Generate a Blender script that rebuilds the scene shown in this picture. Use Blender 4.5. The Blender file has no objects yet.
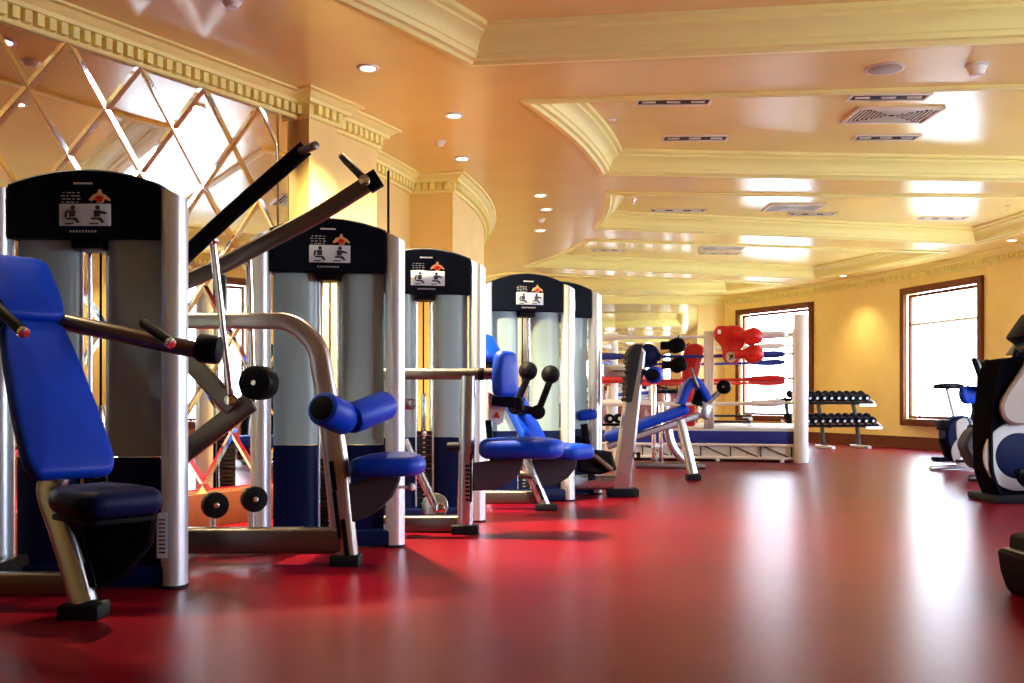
import bpy, bmesh, math, random
from mathutils import Vector, Matrix
from mathutils.geometry import tessellate_polygon
random.seed(7)
R = math.radians
sc = bpy.context.scene
COL = sc.collection
EYE, F = 0.84, 1000.0          # eye height (m) and focal length in pixels of the 1024 wide frame
CC = (-9.9, 12.0)              # centre the curved room bends about
HC = 3.05                      # ceiling height
def W(x, y, d):
    """world point seen at pixel (x, y) standing d metres in front of the lens (used for measuring)"""
    return Vector(((x-512)*d/F, d, EYE+(399-y)*d/F))
def pol(r, deg, z=0.0):
    return Vector((CC[0]+r*math.cos(R(deg)), CC[1]+r*math.sin(R(deg)), z))

# ------------------------------------------------------------------ materials
def mat(name, col, rough=.5, metal=0., spec=.5, alpha=1., coat=0., bump=0., bscale=60., var=0., vscale=4., emit=None, ior=1.5):
    m = bpy.data.materials.new(name); m.use_nodes = True
    nt = m.node_tree; b = nt.nodes['Principled BSDF']
    b.inputs['Base Color'].default_value = (*col, 1)
    b.inputs['Roughness'].default_value = rough
    b.inputs['Metallic'].default_value = metal
    b.inputs['Specular IOR Level'].default_value = spec
    b.inputs['IOR'].default_value = ior
    b.inputs['Alpha'].default_value = alpha
    b.inputs['Coat Weight'].default_value = coat
    b.inputs['Coat Roughness'].default_value = .15
    if emit:
        b.inputs['Emission Color'].default_value = (*emit[0], 1); b.inputs['Emission Strength'].default_value = emit[1]
    tc = nt.nodes.new('ShaderNodeTexCoord')
    if var:
        n = nt.nodes.new('ShaderNodeTexNoise'); n.inputs['Scale'].default_value = vscale; n.inputs['Detail'].default_value = 5
        nt.links.new(tc.outputs['Object'], n.inputs['Vector'])
        r = nt.nodes.new('ShaderNodeValToRGB')
        r.color_ramp.elements[0].position = .3; r.color_ramp.elements[1].position = .7
        r.color_ramp.elements[0].color = (*[c*(1-var) for c in col], 1)
        r.color_ramp.elements[1].color = (*[min(1, c*(1+var)) for c in col], 1)
        nt.links.new(n.outputs['Fac'], r.inputs['Fac']); nt.links.new(r.outputs['Color'], b.inputs['Base Color'])
    if bump:
        n = nt.nodes.new('ShaderNodeTexNoise'); n.inputs['Scale'].default_value = bscale; n.inputs['Detail'].default_value = 3
        nt.links.new(tc.outputs['Object'], n.inputs['Vector'])
        bp = nt.nodes.new('ShaderNodeBump'); bp.inputs['Strength'].default_value = bump; bp.inputs['Distance'].default_value = .01
        nt.links.new(n.outputs['Fac'], bp.inputs['Height']); nt.links.new(bp.outputs['Normal'], b.inputs['Normal'])
    return m
def wood(name, c1, c2, rough=.5):
    m = mat(name, c1, rough, spec=.2); nt = m.node_tree; b = nt.nodes['Principled BSDF']
    tc = nt.nodes.new('ShaderNodeTexCoord'); mp = nt.nodes.new('ShaderNodeMapping'); mp.inputs['Scale'].default_value = (3, 3, .6)
    w = nt.nodes.new('ShaderNodeTexNoise'); w.inputs['Scale'].default_value = 9; w.inputs['Detail'].default_value = 6; w.inputs['Distortion'].default_value = .6
    r = nt.nodes.new('ShaderNodeValToRGB'); r.color_ramp.elements[0].color = (*c1, 1); r.color_ramp.elements[1].color = (*c2, 1)
    nt.links.new(tc.outputs['Object'], mp.inputs['Vector']); nt.links.new(mp.outputs['Vector'], w.inputs['Vector'])
    nt.links.new(w.outputs['Fac'], r.inputs['Fac']); nt.links.new(r.outputs['Color'], b.inputs['Base Color'])
    return m
def mixmat(name, fac, tint, rough, gloss=(1, 1, 1), body=None):
    """clear pane: see-through share plus glossy (and an optional body colour)"""
    m = bpy.data.materials.new(name); m.use_nodes = True; nt = m.node_tree; nt.nodes.clear()
    out = nt.nodes.new('ShaderNodeOutputMaterial'); t = nt.nodes.new('ShaderNodeBsdfTransparent'); t.inputs['Color'].default_value = (*tint, 1)
    if body:
        g = nt.nodes.new('ShaderNodeBsdfPrincipled'); g.inputs['Base Color'].default_value = (*body, 1); g.inputs['Roughness'].default_value = rough
        mx = nt.nodes.new('ShaderNodeMixShader'); mx.inputs[0].default_value = fac
    else:
        g = nt.nodes.new('ShaderNodeBsdfGlossy'); g.inputs['Roughness'].default_value = rough; g.inputs['Color'].default_value = (*gloss, 1)
        mx = nt.nodes.new('ShaderNodeMixShader'); mx.inputs[0].default_value = fac
    nt.links.new(t.outputs[0], mx.inputs[1]); nt.links.new(g.outputs[0], mx.inputs[2]); nt.links.new(mx.outputs[0], out.inputs['Surface'])
    return m

M = dict(
    wall=mat('wall_paint', (.86, .63, .225), .6, bump=.05, bscale=120, var=.03),
    ceil=mat('ceiling_paint', (.87, .67, .245), .21, spec=.45, ior=1.55, var=.04, vscale=2),
    trim=mat('plaster_trim', (.93, .83, .31), .5, spec=.3),
    wood=wood('window_wood', (.11, .026, .007), (.20, .052, .012)),
    base=wood('baseboard_wood', (.11, .02, .008), (.18, .036, .012)),
    glass=mixmat('window_glass', .05, (1, 1, 1), .02),
    mirror=mat('mirror_silver', (.86, .87, .83), .015, metal=1),
    mirror_edge=mat('mirror_edge', (.9, .9, .84), .05, metal=1),
    silver=mat('brushed_aluminium', (.80, .88, 1.0), .34, metal=.62, bump=.02, bscale=200),
    post=mat('satin_steel', (.56, .60, .67), .27, metal=.95),
    chrome=mat('chrome', (.85, .85, .88), .1, metal=1),
    bronze=mat('platinum_frame_paint', (.15, .118, .112), .32, metal=.8),
    plate=mat('cover_plate_paint', (.045, .042, .055), .5, spec=.25),
    platinum=mat('platinum_tube', (.46, .42, .42), .3, metal=.85),
    black=mat('black_plastic', (.004, .004, .007), .5, spec=.06),
    rubber=mat('black_rubber', (.007, .007, .011), .65, spec=.2, bump=.1, bscale=90),
    hood=mat('dark_hood_plastic', (.002, .004, .011), .55, spec=.08),
    blue=mat('blue_vinyl', (.0, .04, .48), .45, spec=.22, bump=.06, bscale=150, var=.06, vscale=30),
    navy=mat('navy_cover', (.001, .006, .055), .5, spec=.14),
    shield=mixmat('frosted_shield', .96, (.72, .82, .85), .35, body=(.36, .51, .56)),
    steel=mat('stack_steel', (.02, .022, .028), .45, metal=.4),
    white=mat('white_paint', (.92, .93, .97), .35),
    paper=mat('placard_print', (.62, .70, .80), .5),
    ink=mat('print_ink', (.02, .025, .04), .5),
    lite=mat('print_light', (.55, .58, .62), .5),
    skin=mat('print_orange', (.75, .42, .16), .5),
    red=mat('red_vinyl', (.62, .012, .01), .35),
    redrope=mat('red_rope', (.65, .02, .02), .5, bump=.2, bscale=60),
    bluerope=mat('blue_rope', (.012, .03, .33), .5, bump=.2, bscale=60),
    whiterope=mat('white_rope', (.85, .83, .86), .5, bump=.2, bscale=60),
    canvas=mat('ring_canvas', (.82, .84, .88), .7),
    towel=mat('towel_cloth', (.86, .82, .78), .9, bump=.5, bscale=220),
    tan=mat('grey_lever_paint', (.36, .32, .30), .45),
    vent=mat('vent_enamel', (.80, .72, .58), .4),
    dark=mat('vent_dark', (.012, .01, .01), .7),
    lens=mat('lamp_lens', (1, .95, .85), .3, emit=((1, .86, .6), 14)),
    yellow=mat('label_yellow', (.75, .5, .03), .5),
    leaf=mat('hedge_leaf', (.16, .32, .06), .6, var=.4, vscale=6),
    stone=mat('terrace_stone', (.75, .73, .68), .7, var=.06),
    matte=mat('matte_black', (.004, .004, .006), .9, spec=.02),
    screen=mat('console_glass', (.02, .03, .035), .15),
)
# glossy red vinyl floor with broad mottling
def floor_mat():
    m = mat('red_vinyl_floor', (.21, .010, .016), .3, spec=.09)
    nt = m.node_tree; b = nt.nodes['Principled BSDF']
    tc = nt.nodes.new('ShaderNodeTexCoord')
    n = nt.nodes.new('ShaderNodeTexNoise'); n.inputs['Scale'].default_value = 1.3; n.inputs['Detail'].default_value = 4; n.inputs['Roughness'].default_value = .5
    r = nt.nodes.new('ShaderNodeValToRGB'); r.color_ramp.elements[0].position = .3; r.color_ramp.elements[1].position = .72
    r.color_ramp.elements[0].color = (.13, .0015, .008, 1); r.color_ramp.elements[1].color = (.185, .003, .012, 1)
    n2 = nt.nodes.new('ShaderNodeTexNoise'); n2.inputs['Scale'].default_value = 14; n2.inputs['Detail'].default_value = 1
    bp = nt.nodes.new('ShaderNodeBump'); bp.inputs['Strength'].default_value = .01; bp.inputs['Distance'].default_value = .01
    mr = nt.nodes.new('ShaderNodeMapRange'); mr.inputs['To Min'].default_value = .285; mr.inputs['To Max'].default_value = .315
    L = nt.links.new
    L(tc.outputs['Object'], n.inputs['Vector']); L(n.outputs['Fac'], r.inputs['Fac']); L(r.outputs['Color'], b.inputs['Base Color'])
    L(tc.outputs['Object'], n2.inputs['Vector']); L(n2.outputs['Fac'], bp.inputs['Height']); L(bp.outputs['Normal'], b.inputs['Normal'])
    L(n2.outputs['Fac'], mr.inputs['Value']); L(mr.outputs['Result'], b.inputs['Roughness'])
    return m
M['floor'] = floor_mat()

# ------------------------------------------------------------------ mesh helpers
def rrect(w, h, r, n=4):
    r = min(r, w/2-1e-4, h/2-1e-4); o = []
    for cx, cy, a0 in ((w/2-r, h/2-r, 0), (-w/2+r, h/2-r, 90), (-w/2+r, -h/2+r, 180), (w/2-r, -h/2+r, 270)):
        for k in range(n+1):
            a = R(a0+90*k/n); o.append((cx+r*math.cos(a), cy+r*math.sin(a)))
    return o
def circ(r, n=14, sx=1, sy=1):
    return [(r*sx*math.cos(2*math.pi*k/n), r*sy*math.sin(2*math.pi*k/n)) for k in range(n)]
def smooth(pts, n=8):
    P = [Vector(p) for p in pts]; out = []
    for i in range(len(P)-1):
        p0 = P[max(i-1, 0)]; p1 = P[i]; p2 = P[i+1]; p3 = P[min(i+2, len(P)-1)]
        for k in range(n):
            t = k/n
            out.append(.5*((2*p1)+(p2-p0)*t+(2*p0-5*p1+4*p2-p3)*t*t+(3*p1-p0-3*p2+p3)*t**3))
    out.append(P[-1]); return out
def fillet(pts, r=.08, n=6):
    P = [Vector(p) for p in pts]; out = [P[0]]
    for i in range(1, len(P)-1):
        a = (P[i-1]-P[i]); b = (P[i+1]-P[i]); q = min(r, a.length*.45, b.length*.45)
        A = P[i]+a.normalized()*q; B = P[i]+b.normalized()*q
        for k in range(n+1):
            t = k/n; out.append(A*(1-t)**2+P[i]*2*t*(1-t)+B*t*t)
    out.append(P[-1]); return out
class MB:
    def __init__(s): s.v = []; s.f = []
    def add(s, vs, fs):
        o = len(s.v); s.v += [Vector(v) for v in vs]; s.f += [tuple(i+o for i in f) for f in fs]; return s
    def sweep(s, path, prof, up=(0, 0, 1), cap=True, scale=None, closed=False):
        P = [Vector(p) for p in path]; n = len(P); m = len(prof); up = Vector(up); vs = []
        prev = None
        for i, p in enumerate(P):
            if closed: t = (P[(i+1) % n]-P[i-1]).normalized()
            else: t = (P[min(i+1, n-1)]-P[max(i-1, 0)]).normalized()
            if prev is None:
                u = up if abs(up.dot(t)) < .95 else Vector((1, 0, 0)) if abs(t.x) < .9 else Vector((0, 1, 0))
                y = (u-t*u.dot(t)).normalized()
            else: y = (prev-t*prev.dot(t)).normalized()
            prev = y; x = y.cross(t)
            k = scale[i] if scale else 1
            vs += [p+x*a*k+y*b*k for a, b in prof]
        fs = []
        for i in range(n if closed else n-1):
            j = (i+1) % n
            for k in range(m):
                l = (k+1) % m; fs.append((i*m+k, i*m+l, j*m+l, j*m+k))
        if cap and not closed: fs += [tuple(range(m-1, -1, -1)), tuple((n-1)*m+k for k in range(m))]
        return s.add(vs, fs)
    def tube(s, path, r, n=14, scale=None): return s.sweep(path, circ(r, n), scale=scale)
    def cyl(s, a, b, r, n=20, bev=0, r2=None):
        a, b = Vector(a), Vector(b); r2 = r if r2 is None else r2
        if bev:
            d = (b-a).normalized()
            return s.sweep([a, a+d*bev*.3, a+d*bev, b-d*bev, b-d*bev*.3, b], circ(1, n), scale=[r-bev, r-bev*.3, r, r2, r2-bev*.3, r2-bev])
        return s.sweep([a, b], circ(1, n), scale=[r, r2])
    def ball(s, c, r, n=16, sx=1, sy=1, sz=1):
        c = Vector(c); m = n//2; vs = [c+Vector((0, 0, r*sz))]; fs = []
        for i in range(1, m):
            a = math.pi*i/m
            vs += [c+Vector((r*sx*math.sin(a)*math.cos(2*math.pi*k/n), r*sy*math.sin(a)*math.sin(2*math.pi*k/n), r*sz*math.cos(a))) for k in range(n)]
        vs.append(c-Vector((0, 0, r*sz))); e = len(vs)-1
        for k in range(n):
            l = (k+1) % n; fs.append((0, 1+k, 1+l)); fs.append((e, 1+(m-2)*n+l, 1+(m-2)*n+k))
            for i in range(m-2): fs.append((1+i*n+k, 1+(i+1)*n+k, 1+(i+1)*n+l, 1+i*n+l))
        return s.add(vs, fs)
    def box(s, c, size, rot=None, bev=0.):
        bm = bmesh.new(); bmesh.ops.create_cube(bm, size=1)
        for v in bm.verts: v.co = Vector((v.co.x*size[0], v.co.y*size[1], v.co.z*size[2]))
        if bev: bmesh.ops.bevel(bm, geom=bm.edges[:], offset=min(bev, min(size)*.45), segments=2, profile=.6, affect='EDGES')
        Mx = (rot.to_4x4() if rot else Matrix()); Mx.translation = Vector(c)
        bm.verts.index_update(); s.add([Mx@v.co for v in bm.verts], [[v.index for v in f.verts] for f in bm.faces]); bm.free(); return s
    def beam(s, a, b, w, h, r=.012, up=(0, 0, 1)):
        return s.sweep([a, b], rrect(w, h, r, 3), up=up)
    def plane_prism(s, pts2, o, U, V, N, t, bev=0.):
        """outline pts2 in plane (o,U,V), thickness t along N, optional chamfer"""
        o, U, V, N = Vector(o), Vector(U), Vector(V), Vector(N); n = len(pts2)
        area = sum(pts2[i][0]*pts2[(i+1) % n][1]-pts2[(i+1) % n][0]*pts2[i][1] for i in range(n))
        if area < 0: pts2 = pts2[::-1]
        if bev:
            rings = [(bev, 0), (0, bev), (0, t-bev), (bev, t)]
        else: rings = [(0, 0), (0, t)]
        vs = []
        for ins, z in rings:
            q = inset(pts2, ins); vs += [o+U*a+V*b+N*z for a, b in q]
        fs = []
        for i in range(len(rings)-1):
            for k in range(n):
                l = (k+1) % n; fs.append((i*n+k, i*n+l, (i+1)*n+l, (i+1)*n+k))
        e = (len(rings)-1)*n
        tri = tessellate_polygon([[Vector((a, b, 0)) for a, b in pts2]])
        for a, b, c in tri: fs.append((e+a, e+b, e+c)); fs.append((c, b, a))
        return s.add(vs, fs)
    def pad(s, pts2, o, U, V, N, t, r=.03, dome=.012):
        """stuffed cushion: outline in plane (o,U,V), thickness t along N with rolled edges and a slight dome"""
        o, U, V, N = Vector(o), Vector(U).normalized(), Vector(V).normalized(), Vector(N).normalized(); n = len(pts2)
        cx = sum(p[0] for p in pts2)/n; cy = sum(p[1] for p in pts2)/n
        r = min(r, t*.48); rings = []
        for k in range(5):
            a = R(90*k/4); rings.append((r*(1-math.sin(a)), r*(1-math.cos(a)), 1))
        for k in range(5):
            a = R(90*k/4); rings.append((r*(1-math.cos(a)), t-r+r*math.sin(a), 1))
        vs = []
        for ins, z, q in rings:
            vs += [o+U*a+V*b+N*z for a, b in inset(pts2, ins)]
        base = inset(pts2, r)
        for q, dz in ((.75, .55), (.4, .9)):
            vs += [o+U*(cx+(a-cx)*q)+V*(cy+(b-cy)*q)+N*(t+dome*dz) for a, b in base]
        vs.append(o+U*cx+V*cy+N*(t+dome)); vs.append(o+U*cx+V*cy)
        fs = []; m = len(rings)+2
        for i in range(m-1):
            for k in range(n):
                l = (k+1) % n; fs.append((i*n+k, i*n+l, (i+1)*n+l, (i+1)*n+k))
        for k in range(n):
            l = (k+1) % n; fs.append(((m-1)*n+k, (m-1)*n+l, m*n)); fs.append((l, k, m*n+1))
        return s.add(vs, fs)
    def build(s, name, m, parent=None, ang=35, off=None):
        me = bpy.data.meshes.new(name)
        o = Vector(off) if off is not None else (parent['_o'] if parent is not None and '_o' in parent else Vector((0, 0, 0)))
        o = Vector(o)
        me.from_pydata([v-o for v in s.v], [], s.f)
        bm = bmesh.new(); bm.from_mesh(me); bmesh.ops.recalc_face_normals(bm, faces=bm.faces[:]); bm.to_mesh(me); bm.free()
        me.materials.append(m)
        me.polygons.foreach_set('use_smooth', [True]*len(me.polygons)); me.set_sharp_from_angle(angle=R(ang))
        ob = bpy.data.objects.new(name, me); COL.objects.link(ob)
        if parent is not None:
            ob.parent = parent
            if '_o' in parent: ob['_o'] = list(parent['_o'])
        elif off is not None: ob.location = o
        return ob
def inset(pts, d):
    if not d: return list(pts)
    n = len(pts); out = []
    for i in range(n):
        a, p, b = pts[i-1], pts[i], pts[(i+1) % n]
        e1 = Vector((p[0]-a[0], p[1]-a[1])); e2 = Vector((b[0]-p[0], b[1]-p[1]))
        if e1.length < 1e-9 or e2.length < 1e-9: out.append(p); continue
        e1.normalize(); e2.normalize()
        n1 = Vector((-e1.y, e1.x)); n2 = Vector((-e2.y, e2.x)); q = n1+n2
        k = d/max(.35, 1+n1.dot(n2)); out.append((p[0]+q.x*k, p[1]+q.y*k))
    return out
def tag(o, label, cat, group=None, kind=None):
    o['label'] = label; o['category'] = cat
    if group: o['group'] = group
    if kind: o['kind'] = kind
    return o
def thing(name, label, cat, loc=(0, 0, 0), group=None, rz=0):
    """Empty at the thing's base; parts are modelled in world coordinates about it"""
    e = bpy.data.objects.new(name, None); COL.objects.link(e); e.location = loc; e.empty_display_size = .1
    e['_o'] = list(loc); e.rotation_euler.z = rz
    return tag(e, label, cat, group)
def struct(o): o['kind'] = 'structure'; return o
def copy_tree(o, parent=None):
    c = o.copy(); COL.objects.link(c)
    if parent is not None: c.parent = parent
    for ch in list(o.children): copy_tree(ch, c)
    return c
X, Y, Z = Vector((1, 0, 0)), Vector((0, 1, 0)), Vector((0, 0, 1))

# ------------------------------------------------------------------ room shell
RO = 17.4
A = Vector((-1.57, 7.30, 0)); WD = Vector((.53, .848, 0)).normalized(); WN = Vector((WD.y, -WD.x, 0))
def arc(r, a0, a1, step=1.5, z=0.):
    n = max(1, int(abs(a1-a0)/step+.5)); return [pol(r, a0+(a1-a0)*k/n, z) for k in range(n+1)]
S0 = A-WD*6.85
A1 = A+WN*.12
left_line = [S0, A, A1]
th1 = math.degrees(math.atan2(A1.y-CC[1], A1.x-CC[0])); r1 = math.hypot(A1.y-CC[1], A1.x-CC[0])
left_line += arc(r1, th1+.1, -27.6)[1:]
left_line += arc(9.60, -27.6, -23.6)
left_line += arc(9.12, -23.6, -13)
left_line += arc(9.56, -13, 14)
left_line += arc(9.12, 14, 52)
E0 = Vector((4.62, 21.62, 0)); E1 = Vector((-3.8, 20.78, 0))
def extrude_poly(name, pts, z0, z1, m):
    b = MB(); n = len(pts); b.add([(p[0], p[1], z0) for p in pts]+[(p[0], p[1], z1) for p in pts], [(k, (k+1) % n, n+(k+1) % n, n+k) for k in range(n)])
    tri = tessellate_polygon([[Vector((p[0], p[1], 0)) for p in pts]])
    b.f += [(a+n, c+n, d+n) for a, c, d in tri]+[(d, c, a) for a, c, d in tri]
    return struct(b.build(name, m, ang=30))
back = [Vector((-9.9, 24, 0)), Vector((-11, 12, 0)), S0+Vector((-3, 1.5, 0))]
extrude_poly('wall_left', left_line+back, 0, 3.3, M['wall'])
ed = (E0-E1).normalized(); en = Vector((-ed.y, ed.x, 0))
extrude_poly('wall_back', [E0+ed*.3, E1, E1+en*.3, E0+ed*.3+en*.3], 0, 3.3, M['wall'])
O70 = pol(RO, -70)
fd = (O70-S0).normalized(); fn = Vector((fd.y, -fd.x, 0))
extrude_poly('wall_front', [S0-fd*.5, O70+fd*.5, O70+fd*.5+fn*.3, S0-fd*.5+fn*.3], 0, 3.3, M['wall'])
WZ0, WZ1 = .42, 2.70
wins = [(25.2, 32.3), (10.8, 17.3), (-3.3, 3.6), (-17.8, -10.9), (-33.5, -26.6)]
def arc_block(b, r0, r1, a0, a1, z0, z1):
    n = max(1, int((a1-a0)/1.2+.5)); vs = []; fs = []
    for k in range(n+1):
        a = a0+(a1-a0)*k/n
        vs += [pol(r0, a, z0), pol(r1, a, z0), pol(r1, a, z1), pol(r0, a, z1)]
    for k in range(n):
        o = 4*k
        for j in range(4): fs.append((o+j, o+(j+1) % 4, o+4+(j+1) % 4, o+4+j))
    fs += [(0, 1, 2, 3), (4*n+3, 4*n+2, 4*n+1, 4*n)]
    b.add(vs, fs)
b = MB(); edges = sorted(wins); cur = -71
for a0, a1 in edges:
    arc_block(b, RO, RO+.28, cur, a0, 0, 3.3)
    arc_block(b, RO, RO+.28, a0, a1, 0, WZ0); arc_block(b, RO, RO+.28, a0, a1, WZ1, 3.3); cur = a1
arc_block(b, RO, RO+.28, cur, 35.2, 0, 3.3)
struct(b.build('wall_right', M['wall'], ang=30))
# windows: brown casing, thin glazing bars, glass
for i, (a0, a1) in enumerate(wins):
    P0, P1 = pol(RO, a0), pol(RO, a1); u = (P1-P0).normalized(); L = (P1-P0).length; nin = Vector((-u.y, u.x, 0))
    if nin.dot(Vector((CC[0], CC[1], 0))-P0) < 0: nin = -nin
    c = (P0+P1)/2
    e = bpy.data.objects.new('window_%d' % (i+1), None); COL.objects.link(e); e.location = (c.x, c.y, WZ0); e['_o'] = [c.x, c.y, WZ0]; struct(e)
    b = MB(); rot = Matrix(((u.x, nin.x, 0), (u.y, nin.y, 0), (0, 0, 1)))
    h = WZ1-WZ0; fw = .085
    def bar(s0, s1, z0, z1, d0, d1, bev=.012):
        q = P0+u*((s0+s1)/2)+nin*((d0+d1)/2); b.box((q.x, q.y, (z0+z1)/2), (s1-s0, d1-d0, z1-z0), rot, bev)
    for s0, s1, z0, z1 in ((-.02, fw, WZ0-.02, WZ1+.02), (L-fw, L+.02, WZ0-.02, WZ1+.02), (-.02, L+.02, WZ0-.03, WZ0+fw), (-.02, L+.02, WZ1-fw, WZ1+.03)):
        bar(s0, s1, z0, z1, -.02, .055)
    b.build('window_frame', M['wood'], e)
    b = MB()
    for s0, s1, z0, z1 in ((fw, fw+.05, WZ0+fw, WZ1-fw), (L-fw-.05, L-fw, WZ0+fw, WZ1-fw), (fw, L-fw, WZ0+fw, WZ0+fw+.05), (fw, L-fw, WZ1-fw-.05, WZ1-fw)):
        bar(s0, s1, z0, z1, -.10, -.05, .006)
    b.build('window_sash', M['wood'], e)
    b = MB()
    bar(fw, L-fw, WZ1-.62, WZ1-.575, -.10, -.06, .006)
    bar(L*.22, L*.22+.022, WZ0+fw, WZ1-fw, -.10, -.06, .006); bar(L*.82, L*.82+.022, WZ0+fw, WZ1-fw, -.10, -.06, .006)
    b.build('glazing_bar', M['white'], e)
    b = MB(); bar(fw, L-fw, WZ0+fw, WZ1-fw, -.09, -.082, 0); b.build('window_glass', M['glass'], e)
# baseboards
b = MB(); cur = -70
arc_block(b, RO-.022, RO, -70, 34.6, 0, .17); arc_block(b, RO-.03, RO, -70, 34.6, .17, .2)
struct(b.build('baseboard_right', M['base']))
b = MB(); b.box((E0+E1)/2-en*.012+Z*.09, ((E0-E1).length, .022, .18), Matrix(((ed.x, en.x, 0), (ed.y, en.y, 0), (0, 0, 1))), .004)
struct(b.build('baseboard_back', M['base']))
b = MB(); c = (S0+A)/2+WN*.02
b.box(c+Z*.11, ((A-S0).length, .04, .22), Matrix(((WD.x, WN.x, 0), (WD.y, WN.y, 0), (0, 0, 1))), .006)
struct(b.build('baseboard_left', M['wood']))
# floor
b = MB(); fo = arc(17.41, -74, 38, 2)+arc(8.9, 56, -74, 4)
fo = [pol(8, -80), *arc(17.42, -80, 36, 2), Vector((4.9, 21.75, 0)), Vector((-4.0, 20.85, 0)), pol(8, 60), *arc(8, 60, -80, 4)[1:-1]]
tri = tessellate_polygon([[Vector((p.x, p.y, 0)) for p in fo]]); b.add(fo, tri); fl = b.build('floor', M['floor']); struct(fl)
if fl.data.polygons[0].normal.z < 0: fl.data.flip_normals()
# ceiling with five coffers
def coffer_loop(ri, ro, i0, i1, o0, o1):
    return arc(ri, i1, i0)+arc(ro, o0, o1)
coffers = [coffer_loop(11.05, 16.2, -62, -29.4, -55, -22.2), coffer_loop(11.0, 16.45, -24.8, -11.6, -18.4, -6.3),
           coffer_loop(11.0, 16.65, -6.8, 4.7, -3.8, 7.6), coffer_loop(11.1, 16.7, 9.6, 24.4, 10.3, 22.2),
           coffer_loop(11.2, 16.6, 28.8, 44, 25.0, 30.5)]
outer = [pol(8, -80), *arc(17.6, -80, 36, 3), Vector((4.9, 21.75, 0)), Vector((-4.0, 20.85, 0)), pol(8, 60), *arc(8, 60, -80, 4)[1:-1]]
loops = [[Vector((p.x, p.y, 0)) for p in outer]]+[[Vector((p.x, p.y, 0)) for p in l] for l in coffers]
tri = tessellate_polygon(loops); allp = [Vector((p.x, p.y, HC)) for l in loops for p in l]
b = MB(); b.add(allp, tri)
co = struct(b.build('ceiling', M['ceil'])); 
CROWN = [(-.02, 0), (-.02, -.02), (.03, -.026), (.045, -.006), (.075, .0), (.085, .03), (.098, .035), (.11, .075), (.14, .11), (.18, .13), (.18, .15), (.215, .16), (.22, .19)]
HU = HC+.19
for i, l in enumerate(coffers):
    p2 = [(p.x, p.y) for p in l]; n = len(p2)
    ar = sum(p2[k][0]*p2[(k+1) % n][1]-p2[(k+1) % n][0]*p2[k][1] for k in range(n))
    if ar < 0: p2 = p2[::-1]
    vs = []; fs = []
    for ins, dz in CROWN: vs += [(a, c, HC+dz) for a, c in inset(p2, ins)]
    for k in range(len(CROWN)-1):
        for j in range(n):
            q = (j+1) % n; fs.append((k*n+j, k*n+q, (k+1)*n+q, (k+1)*n+j))
    b = MB(); b.add(vs, fs); struct(b.build('trim_%d' % (i+1), M['trim'], ang=25))
    q = inset(p2, .15); tri = tessellate_polygon([[Vector((x, y, 0)) for x, y in q]])
    b = MB(); b.add([(x, y, HU) for x, y in q], tri); struct(b.build('ceiling', M['ceil']))
# wall cornices: moulded crown with dentil blocks
CORN = [(0, -.175), (.022, -.175), (.03, -.165), (.03, -.085), (.075, -.08), (.08, -.055), (.10, -.045), (.125, -.022), (.15, -.015), (.15, 0), (0, 0)]
def cornice(name, line, dent=True, side=1, ext=True):
    P = [Vector((p.x, p.y)) for p in line]; n = len(P)
    nr = []
    for i in range(n):
        e1 = (P[i]-P[i-1]).normalized() if i else (P[1]-P[0]).normalized()
        e2 = (P[i+1]-P[i]).normalized() if i < n-1 else e1
        n1 = Vector((e1.y, -e1.x))*side; n2 = Vector((e2.y, -e2.x))*side; q = n1+n2
        nr.append(q/max(.3, 1+n1.dot(n2)))
    vs = []; m = len(CORN)
    for i in range(n): vs += [(P[i].x+nr[i].x*o, P[i].y+nr[i].y*o, HC+z) for o, z in CORN]
    fs = [(i*m+k, i*m+k+1, (i+1)*m+k+1, (i+1)*m+k) for i in range(n-1) for k in range(m-1)]
    b = MB(); b.add(vs, fs)
    if dent:
        for i in range(n-1):
            e = P[i+1]-P[i]; L = e.length
            a_ = 0.03 if i == 0 or True else 0
            if L < .06: continue
            e.normalize(); nn = Vector((e.y, -e.x))*side; cnt = max(1, int(L/.072)); 
            for k in range(cnt):
                q = P[i]+e*(L*(k+.5)/cnt)+nn*.05
                b.box((q.x, q.y, HC-.119), (.042, .045, .066), Matrix(((e.x, nn.x, 0), (e.y, nn.y, 0), (0, 0, 1))))
    return struct(b.build(name, M['trim'], ang=25))
cornice('trim_6', left_line, True, 1)
cornice('trim_7', arc(RO, 34.4, -70, 1.5), True, 1)
cornice('trim_8', [E1, E0], False, 1)
# outside: pale terrace
b = MB(); arc_block(b, RO+.3, RO+30, -100, 60, -.25, -.15); struct(b.build('ground_outside', M['stone']))

# ------------------------------------------------------------------ mirrors
def clip(poly, f):
    out = []
    for i in range(len(poly)):
        a, c = poly[i-1], poly[i]; fa, fc = f(a), f(c)
        if (fa >= 0) != (fc >= 0):
            t = fa/(fa-fc); out.append((a[0]+(c[0]-a[0])*t, a[1]+(c[1]-a[1])*t))
        if fc >= 0: out.append(c)
    return out
MT, MBZ, DW, DH = 2.885, .225, .49, .65
e = thing('diamond_mirror', 'wall mirror of diamond shaped tiles behind the nearest machines', 'mirror', tuple(A-WD*3+Z*MBZ))
tiles = MB(); bev = MB(); o = A+WN*.006
def tile(poly, bw=.026, t=.007):
    n = len(poly)
    ar = sum(poly[i][0]*poly[(i+1) % n][1]-poly[(i+1) % n][0]*poly[i][1] for i in range(n))
    if abs(ar) < .01: return
    if ar < 0: poly = poly[::-1]
    q = inset(poly, bw); r = inset(poly, .0015)
    P_ = lambda u, h: o-WD*u+Z*h
    tiles.add([P_(a, c)+WN*t for a, c in q], [tuple(range(n))])
    bev.add([P_(a, c) for a, c in r]+[P_(a, c)+WN*t for a, c in q], [(k, (k+1) % n, n+(k+1) % n, n+k) for k in range(n)])
SL = .20
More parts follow.
